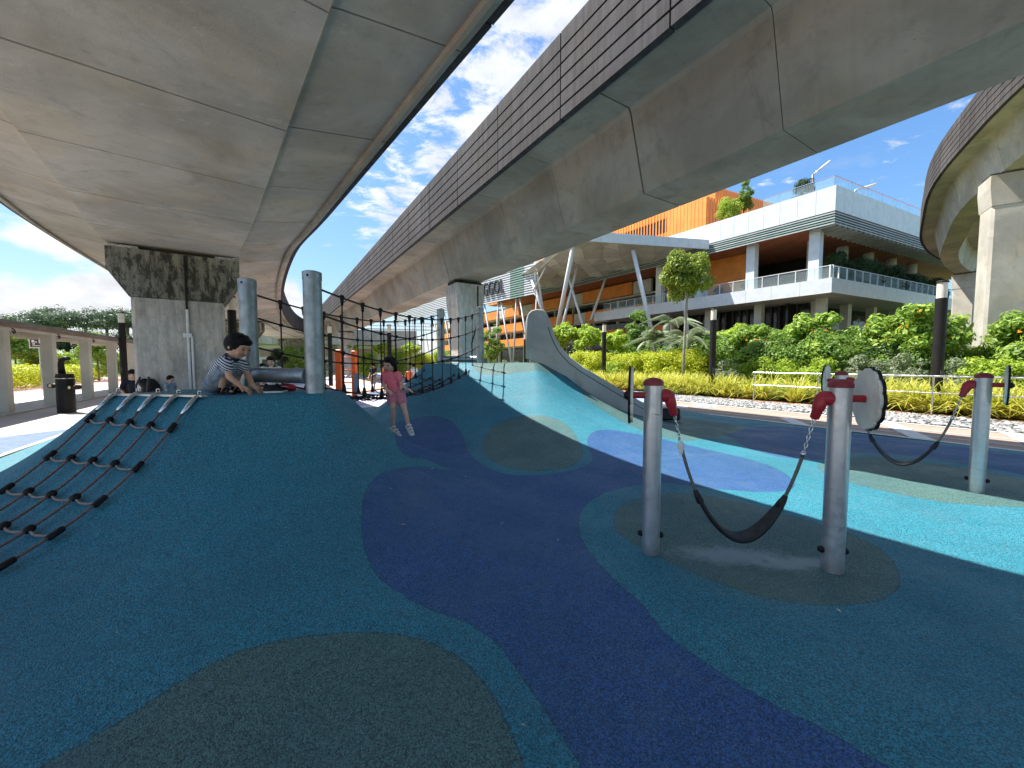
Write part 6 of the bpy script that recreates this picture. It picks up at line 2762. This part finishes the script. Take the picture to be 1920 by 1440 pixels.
for px, Y, lab, s_ in sp:
    place(small_t, USED, px, bed(px, 5.0 + s_), lab, s_ * 1.25)
ct = [(922, 26, 'dense columnar tree between bridge post and slide', 1.0), (1197, 30, 'columnar tree left of the palm in front of the terrace', 1.45)]
for px, Y, lab, s_ in ct:
    place(column_t, USED, px, Y + 4, lab, s_ * 1.2)
for px, Y, s_ in ((960, 30, 0.9), (945, 36, 1.0)):
    place(bush_s, USED, px, Y, 'pale bush low between columnar tree and slide' if px == 960 else 'pale bush farther back left of the slide', s_)


def palm(px, Y, label, H=2.6, fr=15, fl_=1.9, seed=3, grp='feathery palms'):
    x, y, _ = at_px(px, Y)
    r = random.Random(seed)
    t = thing('palm', label, 'palm', (x, y, 0), grp)
    mb = MB()
    mb.tube([(x, y, -0.05), (x + 0.03, y, H * 0.5), (x, y, H)], [0.17, 0.14, 0.10], 10)
    mb.build('trunk', M['palebark'], t, smooth=True)
    for i in range(fr):
        a = 2 * math.pi * i / fr + r.uniform(-0.2, 0.2)
        el = r.uniform(0.35, 1.25)
        L = fl_ * r.uniform(0.8, 1.15)
        h = Vector((math.cos(a), math.sin(a), 0))
        sd = Vector((-h.y, h.x, 0))
        pts = []
        for k in range(11):
            f = k / 10
            pts.append(Vector((x, y, H)) + h * (L * f * math.cos(el) * (1 + 0.25 * f)) + Vector((0, 0, L * (f * math.sin(el) - 0.75 * f * f))))
        mb = MB()
        mb.tube(pts, [0.018] * 6 + [0.012] * 5, 5)
        for k in range(2, 60):
            f = k / 60
            q = f * 10
            i0 = min(9, int(q))
            c = pts[i0].lerp(pts[i0 + 1], q - i0)
            tn = (pts[i0 + 1] - pts[i0]).normalized()
            for s_ in (-1, 1):
                ll = 0.42 * math.sin(math.pi * (0.12 + 0.85 * f)) * fl_ / 1.9
                dv = (sd * s_ * 0.85 + tn * 0.45 + Vector((0, 0, -0.45))).normalized()
                w = tn * 0.014
                mb.add([c - w, c + w, c + dv * ll * 0.6 + w * 0.8 + Vector((0, 0, 0.02)), c + dv * ll], [(0, 1, 2, 3)])
        mb.build('frond', M['lf_grey'], t, fix=False)


palm(1226, 27.0, 'silvery feather palm under the round-crowned tree', 3.2, 18, 2.4, 5)
palm(1290, 24.5, 'feather palm half hidden behind the round-crowned tree trunk', 3.0, 15, 2.5, 6)
palm(1258, 31.0, 'upright palm behind the feather palms near the slanted strut', 4.8, 13, 2.6, 7)


def blades(name, label, mat, spots, nb, L, wd, seed, cat='grass'):
    r = np.random.RandomState(seed)
    Vs, Fs = [], []
    base = 0
    seg = 4
    for (x, y) in spots:
        for b in range(nb):
            a = r.uniform(0, 6.283)
            el = r.uniform(0.7, 1.45)
            ln = L * r.uniform(0.6, 1.2)
            h = np.array([math.cos(a), math.sin(a), 0])
            s_ = np.array([-h[1], h[0], 0])
            o = np.array([x + r.uniform(-0.08, 0.08), y + r.uniform(-0.08, 0.08), 0])
            w0 = wd * r.uniform(0.7, 1.3)
            for k in range(seg + 1):
                f = k / seg
                c = o + h * (ln * f * math.cos(el) * (1 + 0.5 * f)) + np.array([0, 0, ln * (f * math.sin(el) - 0.62 * f * f * (1.25 - 0.4 * el))])
                c[2] = max(c[2], 0.02)
                w = w0 * (1 - f ** 2) + 0.002
                Vs.append(c - s_ * w)
                Vs.append(c + s_ * w)
            for k in range(seg):
                q = base + 2 * k
                Fs.append((q, q + 1, q + 3, q + 2))
            base += 2 * (seg + 1)
    me = mesh_np(name, np.array(Vs), np.array(Fs))
    o = link(name, me, M[mat])
    stuff(tag(o, label, cat))
    return o


r_ = random.Random(9)
spots = []
for i in range(820):
    v = r_.uniform(-7, 24)
    u = 17.85 + r_.random() ** 1.2 * 2.9
    p = UV(u, v)
    px = 960 + p.x / p.y * FPX
    if 1420 < px < 1640 and r_.random() < 0.75:
        continue
    spots.append((p.x, p.y))
blades('ribbon_grass', 'yellow variegated ribbon grass edging the terracotta path', 'lf_grass', spots, 30, 1.75, 0.024, 5)
spots = []
for i in range(420):
    v = r_.uniform(-7, 24)
    p = UV(r_.uniform(18.2, 21.5), v)
    spots.append((p.x, p.y))
blades('green_grass', 'mid-green strap-leaved ground cover behind the ribbon grass', 'lf_grass2', spots, 26, 1.3, 0.022, 6)
# low leafy mat behind the rail
spots = []
cl = []
for i in range(260):
    p = UV(r_.uniform(18.6, 27), r_.uniform(-8, 26))
    cl.append(((p.x, p.y, 0.35), (0.5, 0.5, 0.35)))
V, F = leaf_cloud(cl, 26000, 0.14, 0.06, 31)
V[:, 2] = np.maximum(V[:, 2], 0.02)
o = link('ground_cover', mesh_np('ground_cover', V, F), M['lf_lime'])
stuff(tag(o, 'low lime-green leafy ground cover filling the planting bed', 'ground cover'))
cl = []
for i in range(90):
    p = UV(r_.uniform(24, 36), r_.uniform(-8, 30))
    cl.append(((p.x, p.y, 1.6), (1.6, 1.6, 1.7)))
V, F = leaf_cloud(cl, 30000, 0.24, 0.11, 32)
V[:, 2] = np.maximum(V[:, 2], 0.02)
o = link('thicket', mesh_np('thicket', V, F), M['lf_green'])
stuff(tag(o, 'continuous green thicket at the back of the planting bed below the building', 'thicket'))

# terrace planting: dark hanging bushes along the right-hand terrace
for i in range(9):
    q = C0 + DR * (3.8 + i * 2.9) - NR * (1.5 + (i % 2) * 0.6)
    b = copy_thing(bush_d, (q.x, q.y, 9.66), rnd.uniform(0, 6.28), (1.55, 1.2, rnd.uniform(1.3, 1.75)), nth(i) + ' dark bush from the corner behind the right-hand terrace balustrade')
    b['group'] = 'terrace bushes'
for i in range(3):
    q = C0 + DL * (9.5 + i * 3.2) - NL * 3.2
    b = copy_thing(bush_d, (q.x, q.y, 9.66), i * 1.3, 0.7, nth(i) + ' small dark bush from the corner on the shaded left-hand terrace')
    b['group'] = 'left terrace bushes'
q = P(1395, 400, 48)
b = copy_thing(column_t, (q.x, q.y, 18.0), 0.3, (1.5, 1.5, 1.5), 'columnar tree on the roof edge before the orange rooftop wall')
b = copy_thing(bush_l, (q.x - 2.2, q.y - 0.6, 18.06), 0.3, (1.9, 1.9, 1.9), 'lime bush on the roof left of the columnar rooftop tree')
q = P(1505, 365, 42)
b = copy_thing(bush_d, (q.x, q.y, 18.06), 0.9, (1.2, 1.2, 1.4), 'small dark rooftop bush near the white building corner')
for i in range(10):
    s_ = 26 + i * 7.5
    q = C0 - NL * 5.5 + DL * s_
    b = copy_thing(bush_g, (q.x, q.y, (11.0, 14.75)[i % 2]), i, (1.1, 0.6, 0.28), nth(i) + ' planter growth from the right spilling over a spandrel behind the struts')
    b['group'] = 'spandrel planters'

# --- street trees added out of frame to dapple the plaza with shade
shade_t = tree_proto('added_shade_tree', 'lf_green', 7.4, 3.0, 3.2, 3600, 0.34, 0.18, 61, 0.14, 26, group='added shade trees at the left')
for i, (x, y) in enumerate(((-19.4, 10.4), (-16.4, 6.0), (-23.6, 13.6))):
    lab = ('added out-of-frame street tree shading the plaza beside the drinking fountain', 'nearest added street tree left of the climbing net, out of frame', 'farthest of the added out-of-frame street trees by the left end of the walkway')[i]
    if i == 0:
        shade_t.location = (x, y, 0)
        shade_t['label'] = lab
    else:
        copy_thing(shade_t, (x, y, 0), i * 1.9, 1.0, lab)

# --- left side: yellow hedge, shrubs, far trees
def hedge():
    t = thing('hedge', 'long bright yellow clipped hedge beyond the covered walkway', 'hedge', UV(-13, 18))
    cl = []
    for i in range(70):
        v = 4 + i * 0.62
        for k in range(2):
            p = UV(-13.2 - k * 0.9 + r_.uniform(-0.2, 0.2), v + 2)
            cl.append(((p.x, p.y, 0.75 + r_.uniform(-0.1, 0.1)), (0.7, 0.7, 0.72)))
    V, F = leaf_cloud(cl, 24000, 0.19, 0.10, 41)
    V[:, 2] = np.maximum(V[:, 2], 0.02)
    o = link('foliage', mesh_np('foliage', V, F), M['lf_yellow'], t)
    mb = MB()
    for i in range(0, 140, 5):
        c = cl[i][0]
        mb.tube([(c[0], c[1], -0.03), (c[0], c[1], 0.5)], 0.03, 5)
    mb.build('stem', M['bark'], t)


hedge()
lf = [(30, 34, 'lf', 1.3), (75, 36, 0, 1.2), (120, 34, 0, 1.5), (150, 37, 0, 1.3), (185, 35, 0, 1.35), (212, 38, 0, 1.2), (262, 40, 0, 1.3), (-30, 33, 0, 1.3), (290, 42, 0, 1.3)]
for i, (px, Y, _, s_) in enumerate(sorted(lf, key=lambda q: q[0])):
    pr = (bush_g, bush_f, bush_g, bush_l)[i % 4]
    b = place(pr, USED, px, Y, nth(i) + (' plant from the left behind the yellow hedge, a green bush', ' plant from the left behind the yellow hedge, a small leafy tree', ' plant from the left behind the yellow hedge, a green bush', ' plant from the left behind the yellow hedge, a lime bush')[i % 4], s_)
    b['group'] = ('hedge-side green bushes', 'hedge-side trees', 'hedge-side green bushes', 'hedge-side lime bushes')[i % 4]
# grassy bank behind
mb = MB()
n = 24
for i in range(n):
    x0 = -230 + i * 9
    x1 = x0 + 9
    mb.add([(x0, 92, -0.05), (x1, 92, -0.05), (x1, 118, 4.2), (x0, 118, 4.2), (x1, 190, 5.0), (x0, 190, 5.0)], [(0, 1, 2, 3), (3, 2, 4, 5)])
structure(mb.build('grass_bank', M['grass']))
rain = tree_proto('rain_tree', 'lf_far', 21, 10.5, 8.5, 4200, 0.85, 0.5, 51, 0.6, 34, flatten=0.55, branch=12, group='spreading trees on the far bank')
ft = [(5, 170, .86), (48, 176, .9), (92, 168, 1.0), (128, 172, 1.06), (165, 166, 1.0), (205, 172, 0.98), (243, 165, 0.98), (275, 172, 1.0), (310, 170, 1.0), (-50, 170, .95), (350, 176, 1.0)]
for i, (px, Y, s_) in enumerate(sorted(ft)):
    place(rain, USED, px, Y, nth(i) + ' tall spreading tree from the left on the far bank', s_, z=3.8)
fd = tree_proto('dark_tree', 'lf_dark', 8.5, 5.0, 7.2, 2600, 0.6, 0.35, 52, 0.3, 22, group='dark trees along the far bank')
for i in range(9):
    place(fd, USED, -20 + i * 38, 128 + (i % 3) * 4, nth(i) + ' dark rounded tree from the left along the far grass bank', rnd.uniform(0.9, 1.15), z=3.9)
# greenery seen through the bridge
for px, Y, pr, lab, s_ in ((560, 34, bush_g, 'green bush behind the bridge posts near the far flyover', 1.5), (530, 36, bush_d, 'dark bush behind the fat steel pipe', 1.4), (690, 40, bush_l, 'lime bush behind the rope bridge', 1.6),
                           (745, 38, bush_l, 'lime bush above the pink child behind the net', 1.7), (790, 36, bush_y, 'yellow bush behind the far bridge posts', 1.8), (825, 40, bush_l, 'lime bush behind the left far bridge post', 1.7), (590, 38, bush_s, 'pale bush behind the nearest bridge post', 1.7),
                           (655, 42, small_t, 'sapling behind the orange climber', 1.2), (715, 44, small_t, 'sapling behind the bridge net', 1.2), (770, 44, small_t, 'sapling left of the far bridge posts', 1.2)):
    b = place(pr, USED, px, Y, lab, s_)

# bits of litter and dry leaf on the rubber
def litter():
    r = np.random.RandomState(12)
    V, F = [], []
    b = 0
    for i in range(70):
        u, v = r.uniform(-3.5, 10.5), r.uniform(0.5, 12)
        p = UV(u, v)
        if p.y < 1.2:
            continue
        z = gz(p.x, p.y) + 0.006
        s_ = r.uniform(0.006, 0.016) if i % 4 else r.uniform(0.02, 0.035)
        a = r.uniform(0, 6.28)
        c, d = math.cos(a) * s_, math.sin(a) * s_
        V += [(p.x - c, p.y - d, z), (p.x + d * 0.5, p.y - c * 0.5, z + s_ * 0.3), (p.x + c, p.y + d, z + s_ * 0.1), (p.x - d * 0.5, p.y + c * 0.5, z + s_ * 0.25)]
        F.append((b, b + 1, b + 2, b + 3))
        b += 4
    m, nt, bs = new_mat('dry_litter')
    geo = nt.nodes.new('ShaderNodeNewGeometry')
    nt.links.new(mix_col(nt, geo.outputs['Random Per Island'], (0.24, 0.15, 0.06), (0.62, 0.60, 0.54)), bs.inputs['Base Color'])
    o = link('litter', mesh_np('litter', np.array(V), np.array(F)), m)
    stuff(tag(o, 'tiny dry leaf bits and specks scattered on the blue rubber', 'litter'))


litter()
